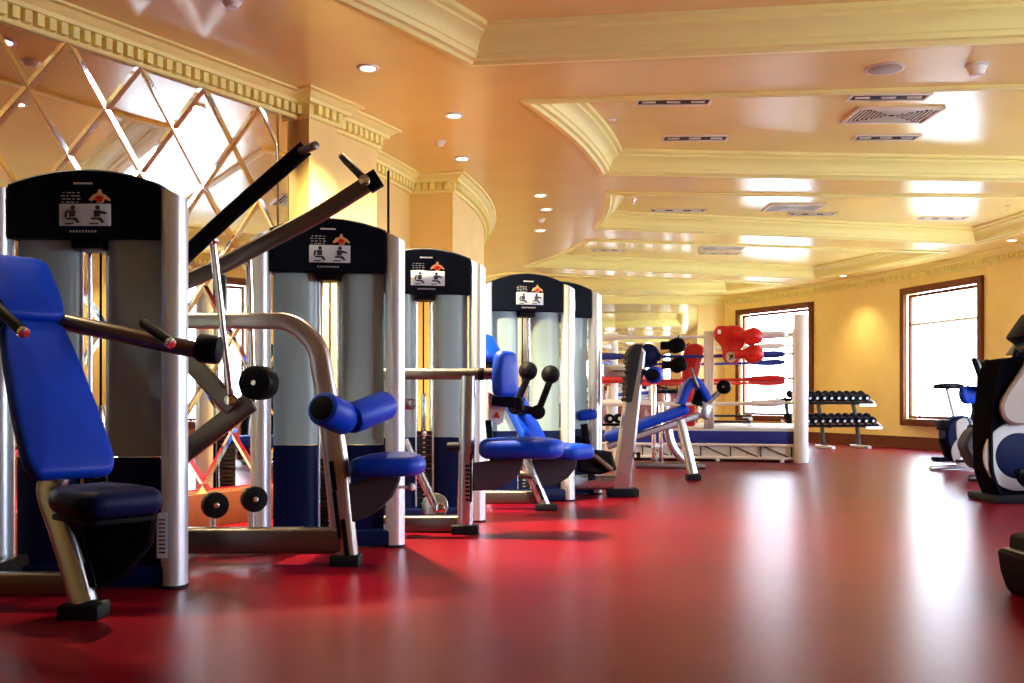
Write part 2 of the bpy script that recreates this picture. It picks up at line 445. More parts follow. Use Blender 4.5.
for k in range(-2, 16):
    for j in range(0, 6):
        for hx, hy in ((0, 0), (.5, .5)):
            cx = .38+DW*(k+hx); cz = MT-DH*(j+hy)
            cz -= DH*.5
            poly = [(cx+DW/2, cz), (cx, cz+DH/2), (cx-DW/2, cz), (cx, cz-DH/2)]
            for f in (lambda p: p[0]-SL, lambda p: 6.6-p[0], lambda p: MT-p[1], lambda p: p[1]-MBZ):
                if len(poly) > 2: poly = clip(poly, f)
            if len(poly) > 2: tile(poly)
        cz = MT
        if j == 0:
            cx = .38+DW*(k+.5); poly = [(cx+DW/2, MT), (cx-DW/2, MT), (cx, MT-DH/2)]
            for f in (lambda p: p[0]-SL, lambda p: 6.6-p[0]):
                if len(poly) > 2: poly = clip(poly, f)
            if len(poly) > 2: tile(poly)
for u0, u1 in ((0.005, .10), (.10, .198)):
    tile([(u1, MBZ), (u1, MT), (u0, MT), (u0, MBZ)], .006, .006)
tiles.build('mirror_tiles', M['mirror'], e, ang=5); bev.build('bevelled_edges', M['mirror_edge'], e, ang=5)
m0 = E0-ed*.62; ml = 3.6
for k in range(2):
    c = m0-ed*(ml/2*(k+.5))-en*.006; b = MB()
    b.box(c+Z*1.62, (ml/2-.006, .010, 2.78), Matrix(((ed.x, en.x, 0), (ed.y, en.y, 0), (0, 0, 1))), .002)
    t_ = b.build('wall_mirror', M['mirror'], off=tuple(c))
    tag(t_, ['tall plain wall mirror next to the corner behind the boxing ring', 'tall plain wall mirror beside the one at the corner, behind the weight towers'][k], 'mirror')

# ------------------------------------------------------------------ ceiling fittings
def downlight(p, label, cone=84, power=None):
    e = thing('downlight', label, 'ceiling light', (p.x, p.y, p.z), 'recessed ceiling downlights')
    b = MB(); n = 24; vs = []; fs = []
    prof = [(.045, .0), (.05, -.012), (.072, -.012), (.075, -.002), (.075, .0)]
    for r, z in prof: vs += [(p.x+r*math.cos(2*math.pi*k/n), p.y+r*math.sin(2*math.pi*k/n), p.z+z) for k in range(n)]
    for i in range(len(prof)-1):
        for k in range(n): fs.append((i*n+k, i*n+(k+1) % n, (i+1)*n+(k+1) % n, (i+1)*n+k))
    b.add(vs, fs); b.build('trim_ring', M['white'], e)
    b = MB(); b.cyl((p.x, p.y, p.z-.001), (p.x, p.y, p.z-.009), .046, 20, .003); b.build('lamp_lens', M['lens'], e)
    l = bpy.data.lights.new('downlight_lamp', 'SPOT'); l.energy = power or SPOT; l.color = (1, .80, .45); l.spot_size = R(cone); l.spot_blend = .9; l.shadow_soft_size = .05
    lo = bpy.data.objects.new('downlight_lamp', l); COL.objects.link(lo); lo.location = (0, 0, -.03); lo.parent = e
SPOT = 190
rowd = ['nearest the diamond mirror', 'past the first corner of the wall pier', 'above the second weight tower', 'above the third weight tower', 'between the second and third towers, over the walkway', 'first beyond the fourth tower', 'second beyond the fourth tower', 'farthest of the wall-side row']
dl = [W(368, 67, 6.66), W(454, 115, 7.78), W(462, 158, 9.17), W(540, 195, 10.83), W(546, 209, 11.63), W(540, 230, 13.08)]
lab = ['ceiling downlight by the pier at the end of the diamond mirror', 'ceiling downlight between the two wall piers, nearer one', 'ceiling downlight right beside the yellow second pier', 'ceiling downlight past the second pier, first of three in a line',
       'ceiling downlight past the second pier, middle of three in a line', 'ceiling downlight past the second pier, last of three in a line']
for k, (q, l) in enumerate(zip(dl, lab)): downlight(Vector((q.x, q.y, HC)), l, 125 if k < 2 else 84, (1500, 420, 190, 190, 190, 190)[k])
downlight(Vector((*W(1012, 245, 13.9).xy, HC)), 'ceiling downlight above the wide window beside the exercise bikes', 84, 90)
downlight(Vector((*W(843, 280, 17.9).xy, HC)), 'ceiling downlight over the dumbbell rack, lighting the yellow wall', 100, 90)
for a in (-39.5, -45): downlight(pol(10.4, a, HC), 'ceiling downlight over the front of the gym, close to the diamond mirror')
for a in (-8, -18, -28, -38): downlight(pol(16.95, a, HC), 'ceiling downlight over the window wall beside the camera')
downlight(pol(16.95, 1, HC), 'ceiling downlight over the window wall beside the elliptical')
for q in ((.26, 5.45), (-.66, 4.35)): downlight(Vector((q[0], q[1], HC+.19)), 'narrow beam downlight inside the first coffer lighting the red floor' if q[0] > 0 else 'narrow beam downlight inside the first coffer, nearer the camera', 21, 420)
def slot_vent(x0, x1, y, z, d, label):
    a = W(x0, y, d); c = W(x1, y, d); cx = (a.x+c.x)/2; L = c.x-a.x; cy = d; wv = .16
    ang = math.atan2(cy-CC[1], cx-CC[0])*.35
    e = thing('slot_diffuser', label, 'air vent', (cx, cy, z), 'slot air vents in the ceiling')
    rot = Matrix.Rotation(ang*.3, 3, 'Z')
    def bx(b, px, py, sx, sy, sz, zz, bev=.003):
        q = rot@Vector((px, py, 0)); b.box((cx+q.x, cy+q.y, z+zz), (sx, sy, sz), rot, bev)
    b = MB()
    for s in (-1, 1): bx(b, 0, s*wv/2, L, .022, .014, -.007); bx(b, s*L/2, 0, .022, wv+.022, .014, -.007)
    b.build('vent_frame', M['vent'], e)
    b = MB(); bx(b, 0, 0, L-.02, wv-.02, .004, -.003, 0); b.build('dark_throat', M['dark'], e)
    b = MB()
    for k in range(3): bx(b, -L/2+L*(k+.5)/3, 0, L/3*.55, .03, .012, -.008)
    b.build('baffle', M['vent'], e)
def grille(x0, x1, y0, y1, label):
    d0, d1 = 1000*(HU-EYE)/(399-y0), 1000*(HU-EYE)/(399-y1); cy = (d0+d1)/2; cx = ((x0+x1)/2-512)*cy/F; L = (x1-x0)*cy/F*.93; D = L*.62; z = HU
    e = thing('ceiling_grille', label, 'air vent', (cx, cy, z), 'square air grilles in the ceiling')
    b = MB()
    for s in (-1, 1): b.box((cx, cy+s*D/2, z-.01), (L, .036, .02), None, .004); b.box((cx+s*L/2, cy, z-.01), (.036, D+.036, .02), None, .004)
    b.build('vent_frame', M['vent'], e)
    b = MB(); b.box((cx, cy, z-.002), (L-.03, D-.03, .004)); b.build('dark_throat', M['dark'], e)
    b = MB()
    for k in range(1, 10):
        t = k/9.5; h = (D-.06)*t
        for s in (-1, 1): b.box((cx+s*(L/2-.03)*t, cy, z-.012), (.012, h, .006), None, 0)
    for k in range(1, 5):
        t = k/5
        for s in (-1, 1): b.box((cx, cy+s*D/2*t*.9, z-.012), (L*t*.8, .012, .006), None, 0)
    b.build('vent_blades', M['vent'], e)
dd = lambda y: 1000*(HU-EYE)/(399-y)
slot_vent(637, 710, 101, HU, dd(101), 'slot air vent left of the square grille, nearer of its pair')
slot_vent(663, 727, 137.5, HU, dd(137.5), 'slot air vent left of the square grille, farther of its pair')
slot_vent(850, 927, 96.5, HU, dd(96.5), 'slot air vent just in front of the large square grille')
slot_vent(855, 917, 137, HU, dd(137), 'slot air vent just behind the large square grille')
slot_vent(651, 705, 210, HU, dd(210), 'slot air vent in the third coffer by its curved end')
slot_vent(790, 835, 213.5, HU, dd(213.5), 'slot air vent in the third coffer under its square grille')
slot_vent(920, 965, 218, HU, dd(218), 'slot air vent in the third coffer near the window wall')
slot_vent(593, 625, 250, HU, dd(250), 'slot air vent in the fourth coffer by its curved end')
slot_vent(700, 740, 253, HU, dd(253), 'slot air vent behind the grille of the fourth coffer')
grille(848, 935, 106, 122, 'large square ceiling grille with white slanted blades in the second coffer')
grille(765, 822, 202.5, 211, 'square ceiling grille in the third coffer over the walkway')
grille(700, 745, 245, 250, 'square ceiling grille in the fourth coffer above the boxing ring')
def small_dome(p, label, name, cat, r=.055, m='white', h=.045):
    e = thing(name, label, cat, tuple(p)); b = MB()
    b.cyl(p, p-Z*.012, r, 20, .004); b.build('mounting_base', M[m], e)
    b = MB(); b.cyl(p-Z*.012, p-Z*h, r*.82, 20, .006, r*.6); b.build('sensor_head', M[m], e)
def sprinkler(p, label):
    e = thing('sprinkler', label, 'sprinkler', tuple(p), 'ceiling sprinklers'); b = MB(); b.cyl(p, p-Z*.008, .035, 16); b.build('escutcheon', M['chrome'], e)
    b = MB(); b.cyl(p-Z*.008, p-Z*.045, .008, 8); b.cyl(p-Z*.045, p-Z*.049, .022, 12); b.build('deflector', M['chrome'], e)
def up(x, y, z=HC):
    d = 1000*(z-EYE)/(399-y); return Vector(((x-512)*d/F, d, z))
small_dome(up(977, 65), 'white smoke detector on the flat band between the first two coffers', 'smoke_detector', 'smoke detector', .075, 'white', .07)
small_dome(up(232, 0), 'smoke detector on the ceiling above the diamond mirror', 'smoke_detector', 'smoke detector', .06)
small_dome(up(440, 141), 'small sensor on the ceiling between the downlights by the piers', 'smoke_detector', 'smoke detector', .05)
small_dome(up(541, 219), 'small sensor among the three downlights past the second pier', 'smoke_detector', 'smoke detector', .05)
small_dome(up(828, 243, HU), 'detector in the fourth coffer toward the dumbbell corner', 'smoke_detector', 'smoke detector', .06)
e = thing('ceiling_speaker', 'flat round pale grille of a ceiling speaker near the smoke detector', 'speaker', tuple(up(885, 68)))
p = up(885, 68); b = MB(); b.cyl(p, p-Z*.008, .13, 32, .003); b.build('speaker_rim', M['vent'], e)
b = MB(); b.cyl(p-Z*.008, p-Z*.012, .11, 32, .002); b.build('speaker_mesh', mat('speaker_cloth', (.42, .36, .27), .7), e)
for (x, y), l in zip([(612, 119), (634, 200), (583, 243), (1008, 205), (862, 254)], ['sprinkler head in the second coffer by its curved molding', 'sprinkler head in the third coffer near its curved end', 'sprinkler head in the fourth coffer near its pointed end', 'sprinkler head in the third coffer close to the window wall', 'sprinkler head in the fourth coffer close to the window wall']):
    sprinkler(up(x, y, HU), l)

#MACHINES
exec_parts = None
# ------------------------------------------------------------------ weight towers
def tower(e, right, phi, stack_h=.62, label_col=False, HW=.445):
    ux = Vector((math.cos(R(phi)), math.sin(R(phi)), 0)); uy = Vector((-ux.y, ux.x, 0))     # ux to the right, uy into the back
    C0 = Vector((right[0], right[1], 0))-ux*HW
    T = lambda x, y, z: C0+ux*x+uy*y+Z*z
    rot = Matrix(((ux.x, uy.x, 0), (ux.y, uy.y, 0), (0, 0, 1)))
    top = lambda x: 1.86-.115*(x/HW)**2
    for s in (-1, 1):          # rounded aluminium side columns, tops cut to the arch
        b = MB(); pr = rrect(.110, .13, .054, 6); vs = []; n = len(pr)
        for z in (0.012, None):
            vs += [T(s*(HW-.055)+a, .075+c, z if z else top(s*(HW-.055)+a)-.012) for a, c in pr]
        b.add(vs, [(k, (k+1) % n, n+(k+1) % n, n+k) for k in range(n)]+[tuple(range(n)), tuple(range(n, 2*n))])
        col = b.build('side_column', M['silver'], e, 30)
        b = MB(); n = len(pr)
        vs = [T(s*(HW-.055)+a*1.03, .075+c*1.03, z) for z in (0, .014) for a, c in pr]
        b.add(vs, [(k, (k+1) % n, n+(k+1) % n, n+k) for k in range(n)]+[tuple(range(n)), tuple(range(n, 2*n))]); b.build('foot_pad', M['rubber'], col)
        if s == 1 and label_col:
            b = MB(); b.box(T(s*(HW-.085), -.001, .24), (.045, .003, .2), rot); st = b.build('warning_label', M['paper'], col)
            b = MB()
            for k in range(9): b.box(T(s*(HW-.085), -.003, .165+.018*k), (.03, .002, .006), rot)
            b.build('label_text', M['ink'], st)
    # arched hood
    b = MB(); HX = HW-.107; pts = [(-HX, 1.553), (HX, 1.553)]+[(HX-2*HX*k/16, top(HX-2*HX*k/16)) for k in range(17)]
    b.plane_prism(pts, T(0, .03, 0), ux, Z, uy, .2, .008); hood = b.build('hood', M['hood'], e)
    b = MB(); b.box(T(.0, .13, 1.535), (.13, .16, .05), rot, .01); b.build('pulley_cover', M['black'], hood)
    # placard with exercise pictograms
    px, pz = .01, 1.655
    b = MB(); b.box(T(px, .027, pz), (.228, .006, .098), rot, .002); pl = b.build('placard', M['paper'], hood)
    for s in (-1, 1):
        b = MB(); q = px+s*.055; y = .0215
        def poly(pp): b.plane_prism([(q+a, pz+c) for a, c in pp], T(0, y, 0), ux, Z, uy, .0025)
        b.plane_prism([(q+a+.002, pz+.032+c) for a, c in circ(.0105, 10)], T(0, y, 0), ux, Z, uy, .0025)
        poly([(-.016, .02), (.014, .021), (.012, -.008), (-.014, -.01)])
        poly([(-.03, -.012), (.018, -.012), (.034, -.034), (.022, -.037), (.006, -.022), (-.024, -.022)])
        poly([(-.03, .018), (-.018, .02), (-.026, -.012), (-.036, -.01)]) if s < 0 else poly([(.012, .02), (.04, .012), (.042, .002), (.012, .006)])
        poly([(-.034, -.036), (.006, -.036), (.006, -.042), (-.034, -.042)])
        b.build('pictogram', M['ink'], pl)
    b = MB()                   # coloured torso print above the placard
    def dec(pp, bb): bb.plane_prism([(x, z) for x, z in pp], T(0, .0265, 0), ux, Z, uy, .004)
    dec([(.025, 1.722), (.045, 1.745), (.062, 1.75), (.07, 1.768), (.08, 1.768), (.085, 1.75), (.103, 1.742), (.122, 1.722), (.118, 1.715), (.098, 1.728), (.088, 1.708), (.062, 1.708), (.055, 1.726), (.035, 1.716)], b)
    ic = b.build('torso_print', M['skin'], hood)
    b = MB(); dec2 = [(.06, 1.712), (.085, 1.712), (.094, 1.734), (.074, 1.742), (.056, 1.734)]
    b.plane_prism(dec2, T(0, .0245, 0), ux, Z, uy, .002); b.build('muscle_mark', M['red'], ic)
    b = MB()
    for k in range(9): b.box(T(-.055+.0138*k, .028, 1.583), (.007, .004, .009), rot)
    b.build('title_lettering', M['lite'], hood); b = MB()
    for r_ in range(4):
        for k in range(4): b.box(T(-.09+.022*k+.004*(r_ % 2), .0285, 1.712+.014*r_), (.016 if (k+r_) % 3 else .009, .003, .0035), rot)
    b.build('instruction_text', M['lite'], hood)
    b = MB(); b.box(T(0, .028, 1.795), (.085, .004, .009), rot, .003)
    b.build('title_bar', M['lite'], hood)
    # frosted shields, curved toward the slot
    for s in (-1, 1):
        b = MB(); vs = []; prof = [(HW-.12, .10), (HW-.175, .085), (.2, .078), (.13, .082), (.092, .095), (.072, .12), (.062, .16)]
        for z in (.58, 1.555):
            vs += [T(s*x, y, z) for x, y in prof]+[T(s*x*(1 if i else 1), y+.012, z) for i, (x, y) in enumerate(prof[::-1])]
        n = len(prof)*2
        b.add(vs, [(k, (k+1) % n, n+(k+1) % n, n+k) for k in range(n)]+[tuple(range(n)), tuple(range(n, 2*n))])
        sh = b.build('shield', M['shield'], e, 40)
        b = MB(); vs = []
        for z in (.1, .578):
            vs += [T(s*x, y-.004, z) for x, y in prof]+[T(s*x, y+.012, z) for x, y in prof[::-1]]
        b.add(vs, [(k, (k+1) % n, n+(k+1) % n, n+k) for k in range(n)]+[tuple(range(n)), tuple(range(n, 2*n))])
        b.build('lower_shield', M['navy'], e, 40)  # lower section of the shield, coloured dark navy
        b = MB(); b.beam(T(s*.062, .155, .1), T(s*.062, .155, 1.553), .012, .02, .004); b.build('edge_strip', M['silver'], sh)
    # guide rods, cable, weight stack
    for s in (-1, 1):
        b = MB(); b.cyl(T(s*.05, .22, .08), T(s*.05, .22, 1.6), .011, 12); b.build('guide_rod', M['chrome'], e)
    b = MB(); b.cyl(T(0, .22, stack_h), T(0, .22, 1.6), .006, 8); b.build('cable', M['black'], e)
    b = MB()
    np_ = 16; ph = (stack_h-.1)/np_
    for k in range(np_): b.box(T(0, .24, .1+ph*(k+.5)), (.42, .12, ph*.86), rot, .004)
    st = b.build('weight_stack', M['steel'], e)
    b = MB()
    for k in range(np_-1): b.box(T(.0, .178, .1+ph*(k+.5)), (.018, .003, ph*.3), rot)
    b.build('plate_numbers', M['white'], st)
    b = MB(); b.cyl(T(0, .22, stack_h), T(0, .22, stack_h+.26), .02, 14, .004); b.build('selector_rod', M['chrome'], e)
    b = MB(); b.ball(T(0, .15, stack_h-.02), .018, 12); b.cyl(T(0, .15, stack_h-.02), T(0, .2, stack_h-.02), .006, 8); b.build('selector_pin', M['white'], e)
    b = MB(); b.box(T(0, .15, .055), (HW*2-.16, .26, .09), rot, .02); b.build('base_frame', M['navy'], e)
    return T, rot, ux, uy
def oval(w, h, n=16): return [(w/2*math.copysign(abs(math.cos(t))**.7, math.cos(t)), h/2*math.copysign(abs(math.sin(t))**.7, math.sin(t))) for t in [2*math.pi*k/n for k in range(n)]]
def ipoly(b, pts, d, t, bev=.004):
    """plate parallel to the picture plane: outline measured at depth d"""
    q = [W(x, y, d) for x, y in pts]; b.plane_prism([(v.x, v.z) for v in q], (0, d, 0), X, Z, Y, t, bev)
def roller(e, a, c, r, cap=True):
    a, c = Vector(a), Vector(c); d = (c-a).normalized()
    b = MB(); b.cyl(a, c, r, 28, r*.22); ro = b.build('roller_pad', M['blue'], e)
    for p, s in ((a, -1), (c, 1)):
        b = MB(); b.cyl(p+d*s*-.004, p+d*s*.010, r*.72, 20, .004); b.build('end_cap', M['black'], ro)
    return ro
def grip(e, a, c, r=.02):
    a, c = Vector(a), Vector(c); d = (c-a).normalized()
    b = MB(); b.cyl(a, c, r, 16, .006); g = b.build('hand_grip', M['rubber'], e)
    b = MB(); b.cyl(c, c+d*.022, r*1.05, 16, .005); b.build('chrome_cap', M['chrome'], g)
def counterweight(e, p, r, ax=(0, 1, 0), w=.07):
    p, ax = Vector(p), Vector(ax).normalized(); b = MB(); b.cyl(p-ax*w, p+ax*w, r, 28, .02); c = b.build('counterweight', M['black'], e)
    b = MB(); b.cyl(p-ax*(w+.004), p-ax*w, r*.16, 12, .001); b.build('center_bolt', M['chrome'], c)

# ---- first machine: reclined press beside the left frame edge
o1 = (-1.62, 3.95, 0)
e = thing('chest_press_machine', 'weight machine with tall reclined blue backrest and dark tower, in front of the diamond mirror', 'exercise machine', o1, 'seated weight machines along the mirrored wall')
tower(e, (-1.455, 4.40), 0, .55, True)
be = R(50); f = Vector((math.sin(be), -math.cos(be), 0)); wv = Vector((math.cos(be), math.sin(be), 0)); rec = R(31)
upv = (Z*math.cos(rec)-f*math.sin(rec)); nv = (f*math.cos(rec)+Z*math.sin(rec))
pb = W(70, 482, 3.88)-upv*.0
low = [(-.15, 0), (.15, 0), (.178, .06), (.172, .26), (.15, .50), (.125, .665), (-.125, .665), (-.15, .50), (-.172, .26), (-.178, .06)]
from mathutils import geometry as _g
def rounded(pts, r=.05, n=4):
    P = pts; out = []
    for i in range(len(P)):
        p = Vector(P[i]); a = Vector(P[i-1])-p; c = Vector(P[(i+1) % len(P)])-p; q = min(r, a.length*.45, c.length*.45)
        A_ = p+a.normalized()*q; C_ = p+c.normalized()*q
        for k in range(n+1):
            t = k/n; v = A_*(1-t)**2+p*2*t*(1-t)+C_*t*t; out.append((v.x, v.y))
    return out
low1 = [(x, y*1.08) for x, y in low]
b = MB(); b.pad(rounded(low1, .06), pb, wv, upv, nv, .075, .03, .02); bk = b.build('backrest_pad', M['blue'], e, 60)
b = MB(); hd_ = [(-.13, .675), (.13, .675), (.135, .78), (.11, .92), (-.11, .92), (-.135, .78)]
hd1 = [(-.14, .72), (.14, .72), (.15, .85), (.13, 1.035), (-.13, 1.035), (-.15, .85)]
b.pad(rounded(hd1, .06), pb, wv, upv, nv, .085, .03, .015); b.build('headrest_pad', M['blue'], e, 60)
b = MB(); b.plane_prism(rounded([(-.12, .05), (.12, .05), (.1, .96), (-.1, .96)], .05), pb-nv*.022, wv, upv, nv, .02, .004); b.build('backrest_board', M['black'], e)
so = pb+f*.06-Z*.105
sp = rounded([(-.12, 0), (.12, 0), (.16, .12), (.17, .31), (.13, .39), (-.13, .39), (-.17, .31), (-.16, .12)], .06)
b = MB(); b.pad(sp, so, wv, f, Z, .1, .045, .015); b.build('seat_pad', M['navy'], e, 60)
b = MB(); b.plane_prism(rounded([(-.12, .02), (.12, .02), (.14, .36), (-.14, .36)], .04), so-Z*.022, wv, f, Z, .02, .003); b.build('seat_board', M['black'], e)
ft = W(84, 606, 3.84); ft.z = .055
post = [ft, W(66, 540, 3.88), W(50, 490, 3.93), pb-nv*.07+upv*.1, pb-nv*.06+upv*.55]
b = MB(); b.sweep(smooth(post, 6), oval(.10, .075), up=(0, 1, 0)); ps = b.build('support_post', M['post'], e)
b = MB(); q = W(90, 575, 3.78); b.box(q, (.028, .01, .10), Matrix.Rotation(R(-14), 3, 'Y'), .003); q = W(80, 535, 3.82); b.box(q, (.018, .012, .17), Matrix.Rotation(R(-15), 3, 'Y'), .003); b.build('adjustment_slot', M['black'], ps)
b = MB(); b.box((ft.x+.0, ft.y, .03), (.16, .13, .06), None, .015); b.build('rubber_foot', M['rubber'], ps)
b = MB(); ipoly(b, [(62, 505), (155, 512), (150, 545), (125, 575), (98, 590), (78, 560)], 3.86, .05, .01); b.build('seat_bracket', M['black'], e)
b = MB(); b.beam((-1.70, 4.0, .10), (-2.75, 4.02, .10), .07, .09); b.beam((-2.2, 4.02, .10), (-2.2, 4.5, .10), .07, .09); b.build('base_beam', M['bronze'], e)
b = MB(); b.tube(fillet([W(-60, 335, 4.33), W(0, 309, 4.27), W(50, 319, 4.24), W(196, 350, 4.22)], .05), .036, 16); b.build('press_arm', M['bronze'], e)
counterweight(e, W(209, 349, 4.22), .062, (1, 0, -.12), .05)
grip(e, W(143, 322, 4.14), W(169, 342, 4.04), .021)
grip(e, W(-4, 306, 3.72), W(22, 331, 3.62), .021)
b = MB(); b.tube(fillet([W(-4, 306, 3.72), W(-40, 300, 3.9), W(-50, 340, 4.34)], .05), .03); b.build('handle_arm', M['black'], e)

# ---- second machine: pulldown with high lever arms
o2 = (-1.1, 5.2, 0)
e = thing('pulldown_machine', 'weight machine with two raised lever arms and blue thigh rollers before its tower', 'exercise machine', o2, 'seated weight machines along the mirrored wall')
tower(e, (-.603, 5.64), 7, .50, HW=.43)
D = 5.06
path = fillet([W(168, 321, D), W(292, 321, D), W(318, 345, D), W(334, 440, D), W(346, 560, D)], .14, 8)
b = MB(); nP = len(path); b.sweep(path, oval(.07, .10), up=(0, 0, 1), scale=[.82+.48*k/(nP-1) for k in range(nP)]); ps = b.build('main_frame', M['platinum'], e)
b = MB()
for x, y, h in ((333, 476, .15), (345, 538, .19)): b.box(W(x, y, D-.048), (.024, .008, h), Matrix.Rotation(R(-7), 3, 'Y'), .003)
b.box(W(337, 515, D-.046), (.02, .006, .24), Matrix.Rotation(R(-7), 3, 'Y'), .003); b.build('adjustment_slot', M['black'], ps)
b = MB(); q = W(346, 562, D); b.box((q.x, q.y, .028), (.15, .14, .056), None, .014); b.build('rubber_foot', M['rubber'], ps)
b = MB(); b.beam((-1.68, D, .125), (-.86, D, .125), .09, .13, .02); b.build('base_beam', M['bronze'], e)
b = MB(); b.beam((-1.72, D+.03, .01), (-1.72, D+.03, 1.42), .1, .08, .02, up=(0, 1, 0)); b.box((-1.72, D+.03, .03), (.16, .3, .06), None, .015); b.build('pivot_post', M['post'], e)
# thigh rollers on a cross axle
ra, rb = W(322, 408, 4.82), W(345, 419, 5.02); rc, rd = W(350, 419, 5.0), W(386, 405, 5.28)
q = W(347, 419, 5.01)
b = MB(); b.tube([ra, q, rd], .018, 10); b.cyl(q, W(333, 432, D), .03, 12); b.build('roller_axle', M['chrome'], e)
roller(e, ra, rb, .085); roller(e, rc, rd, .078)
# seat on its quarter-round plate
b = MB(); ipoly(b, [(338, 487), (398, 471), (401, 469), (399, 482), (392, 497), (380, 510), (366, 518), (352, 523), (341, 522)], D-.03, .05, .008); b.build('seat_plate', M['plate'], e)
so = W(352, 477, D); 
b = MB(); b.pad(rounded([(0, -.15), (.2, -.17), (.33, -.15), (.375, -.06), (.375, .06), (.33, .15), (.2, .17), (0, .15)], .06), so, (1, 0, .04), (0, 1, 0), (-.04, 0, 1), .10, .045, .02); b.build('seat_pad', M['blue'], e, 60)
b = MB(); b.cyl(W(398, 487, D), W(411, 487, D), .008, 8); b.ball(W(412, 487, D), .02, 10); b.build('seat_knob', M['white'], e)
# raised lever arms with grips
def lever(path, w, h, m):
    b = MB(); b.sweep(fillet(path, .1), rrect(w, h, .018, 3), up=(0, 1, 0)); return b.build('lever_arm', m, e)
lever([W(172, 268, 4.85), W(240, 205, 4.85), W(306, 148, 4.85)], .078, .045, M['black'])
b = MB(); b.cyl(W(300, 152, 4.85), W(316, 145, 4.72), .02, 14, .004); b.build('hand_grip', M['bronze'], e)
lever([W(172, 288, 5.12), W(225, 264, 5.12), W(322, 213, 5.12), W(374, 180, 5.12)], .085, .045, M['bronze'])
b = MB(); b.beam(W(367, 185, 5.12), W(379, 177.5, 5.12), .096, .056, .012, up=(0, 1, 0)); b.build('arm_cap', M['black'], e)
grip(e, W(366, 181, 5.05), W(343, 158, 5.3), .02)
b = MB(); b.cyl(W(364, 180, 5.01), W(366, 181, 5.05), .028, 14, .003); b.build('grip_bolt', M['chrome'], e)
for x0, y0, d0, x1, y1, d1 in ((213, 240, 4.87, 230, 394, 5.0), (249, 250, 5.18, 253, 402, 5.2)):
    b = MB(); b.cyl(W(x0, y0, d0), W(x1, y1, d1), .019, 12); b.ball(W(x0, y0, d0), .03, 12); b.build('link_rod', M['chrome'], e)
b = MB(); b.beam(W(184, 354, 5.05), W(233, 408, 5.05), .095, .06, .015, up=(0, 1, 0)); b.build('linkage_arm', M['bronze'], e)
b = MB(); b.beam(W(180, 456, 5.14), W(250, 402, 5.14), .105, .06, .015, up=(0, 1, 0)); b.build('linkage_arm', M['bronze'], e)
b = MB(); b.cyl(W(230, 400, 5.0), W(234, 404, 5.2), .03, 14, .004); b.build('pivot_bolt', M['chrome'], e)
counterweight(e, W(259, 383, 5.14), .088, (.12, 1, 0), .075)
b = MB(); b.cyl((-.705, 5.70, 1.70), (-.705, 5.70, 2.14), .007, 10); b.build('guide_post', M['black'], e)
# ---- wheeled roller behind the pulldown machine
q0, q1 = W(215, 505, 5.26), W(254, 499, 5.38)
e = thing('floor_roller', 'pair of small black wheels on a silver foot bar beside the second tower', 'roller', ((q0.x+q1.x)/2, 5.32, 0))
ax = Vector((.5, -.86, 0)).normalized()
for q in (q0, q1):
    b = MB(); b.cyl(q-ax*.03, q+ax*.03, .07, 24, .012); w_ = b.build('wheel', M['rubber'], e)
    b = MB(); b.cyl(q+ax*.03, q+ax*.034, .016, 12, .001); b.build('hub', M['chrome'], w_)
    b = MB(); b.beam(Vector((q.x, q.y, .05))-ax*.05, Vector((q.x, q.y, q.z))-ax*.05, .03, .03, .006, up=(1, 0, 0)); b.cyl(q-ax*.055, q-ax*.03, .014, 10); b.build('fork', M['silver'], e)
b = MB(); b.beam(Vector((q0.x-.1, q0.y, .04))-ax*.04, Vector((q1.x+.1, q1.y+.03, .04))-ax*.04, .07, .07, .015); b.build('foot_bar', M['silver'], e)

# ---- third machine: row with chest pad
o3 = (-.45, 6.4, 0)
e = thing('row_machine', 'weight machine with straight silver post, upright blue chest pad and long flat seat', 'exercise machine', o3, 'seated weight machines along the mirrored wall')
tower(e, (-.17, 6.80), 11, .62, HW=.41)
D = 6.25
b = MB(); b.tube([W(372, 374, D), W(494, 374, D)], .036, 16); b.build('cross_tube', M['bronze'], e)
b = MB(); b.cyl(W(478, 374, D), W(484, 374, D), .04, 16, .004); b.build('tube_collar', M['black'], e)
b = MB(); q = W(465, 528, D); b.sweep([(q.x, D, .04), (q.x+.02, D, W(465, 376, D).z)], oval(.1, .08), up=(0, 1, 0)); ps = b.build('support_post', M['post'], e)
b = MB()
for k in range(9): b.box(W(467.5, 466+4.2*k, D-.042), (.024, .008, .014), None, .003)
b.box(W(471, 478, D-.038), (.012, .008, .3), None, .002); b.build('adjustment_holes', M['black'], ps)
b = MB(); b.box((q.x, D, .028), (.17, .14, .056), None, .014); b.build('rubber_foot', M['rubber'], ps)
b = MB(); ipoly(b, [(473, 463), (490, 461), (524, 456), (523, 466), (517, 477), (507, 485), (494, 490), (473, 491)], D-.03, .05, .008); b.build('seat_plate', M['plate'], e)
so = W(479, 458, D)
b = MB(); b.pad(rounded([(0, -.13), (.3, -.17), (.46, -.16), (.53, -.06), (.53, .06), (.46, .16), (.3, .17), (0, .13)], .06), so, X, Y, Z, .12, .05, .012); b.build('seat_pad', M['blue'], e, 60)
b = MB(); cp = W(505, 397, 6.28); be3 = R(60); wv3 = Vector((math.cos(be3), math.sin(be3), 0)); nv3 = Vector((math.sin(be3), -math.cos(be3), 0))
b.pad(rounded([(-.11, 0), (.11, 0), (.12, .16), (.09, .29), (-.09, .29), (-.12, .16)], .05), cp-nv3*.04, wv3, Z, nv3, .085, .035, .012); b.build('chest_pad', M['blue'], e, 60)
b = MB(); b.beam(W(492, 400, 6.32), W(524, 404, 6.32), .06, .07, .015); b.cyl(W(519, 399, 6.2), W(519, 410, 6.2), .03, 14, .005); b.build('pad_bracket', M['black'], e)
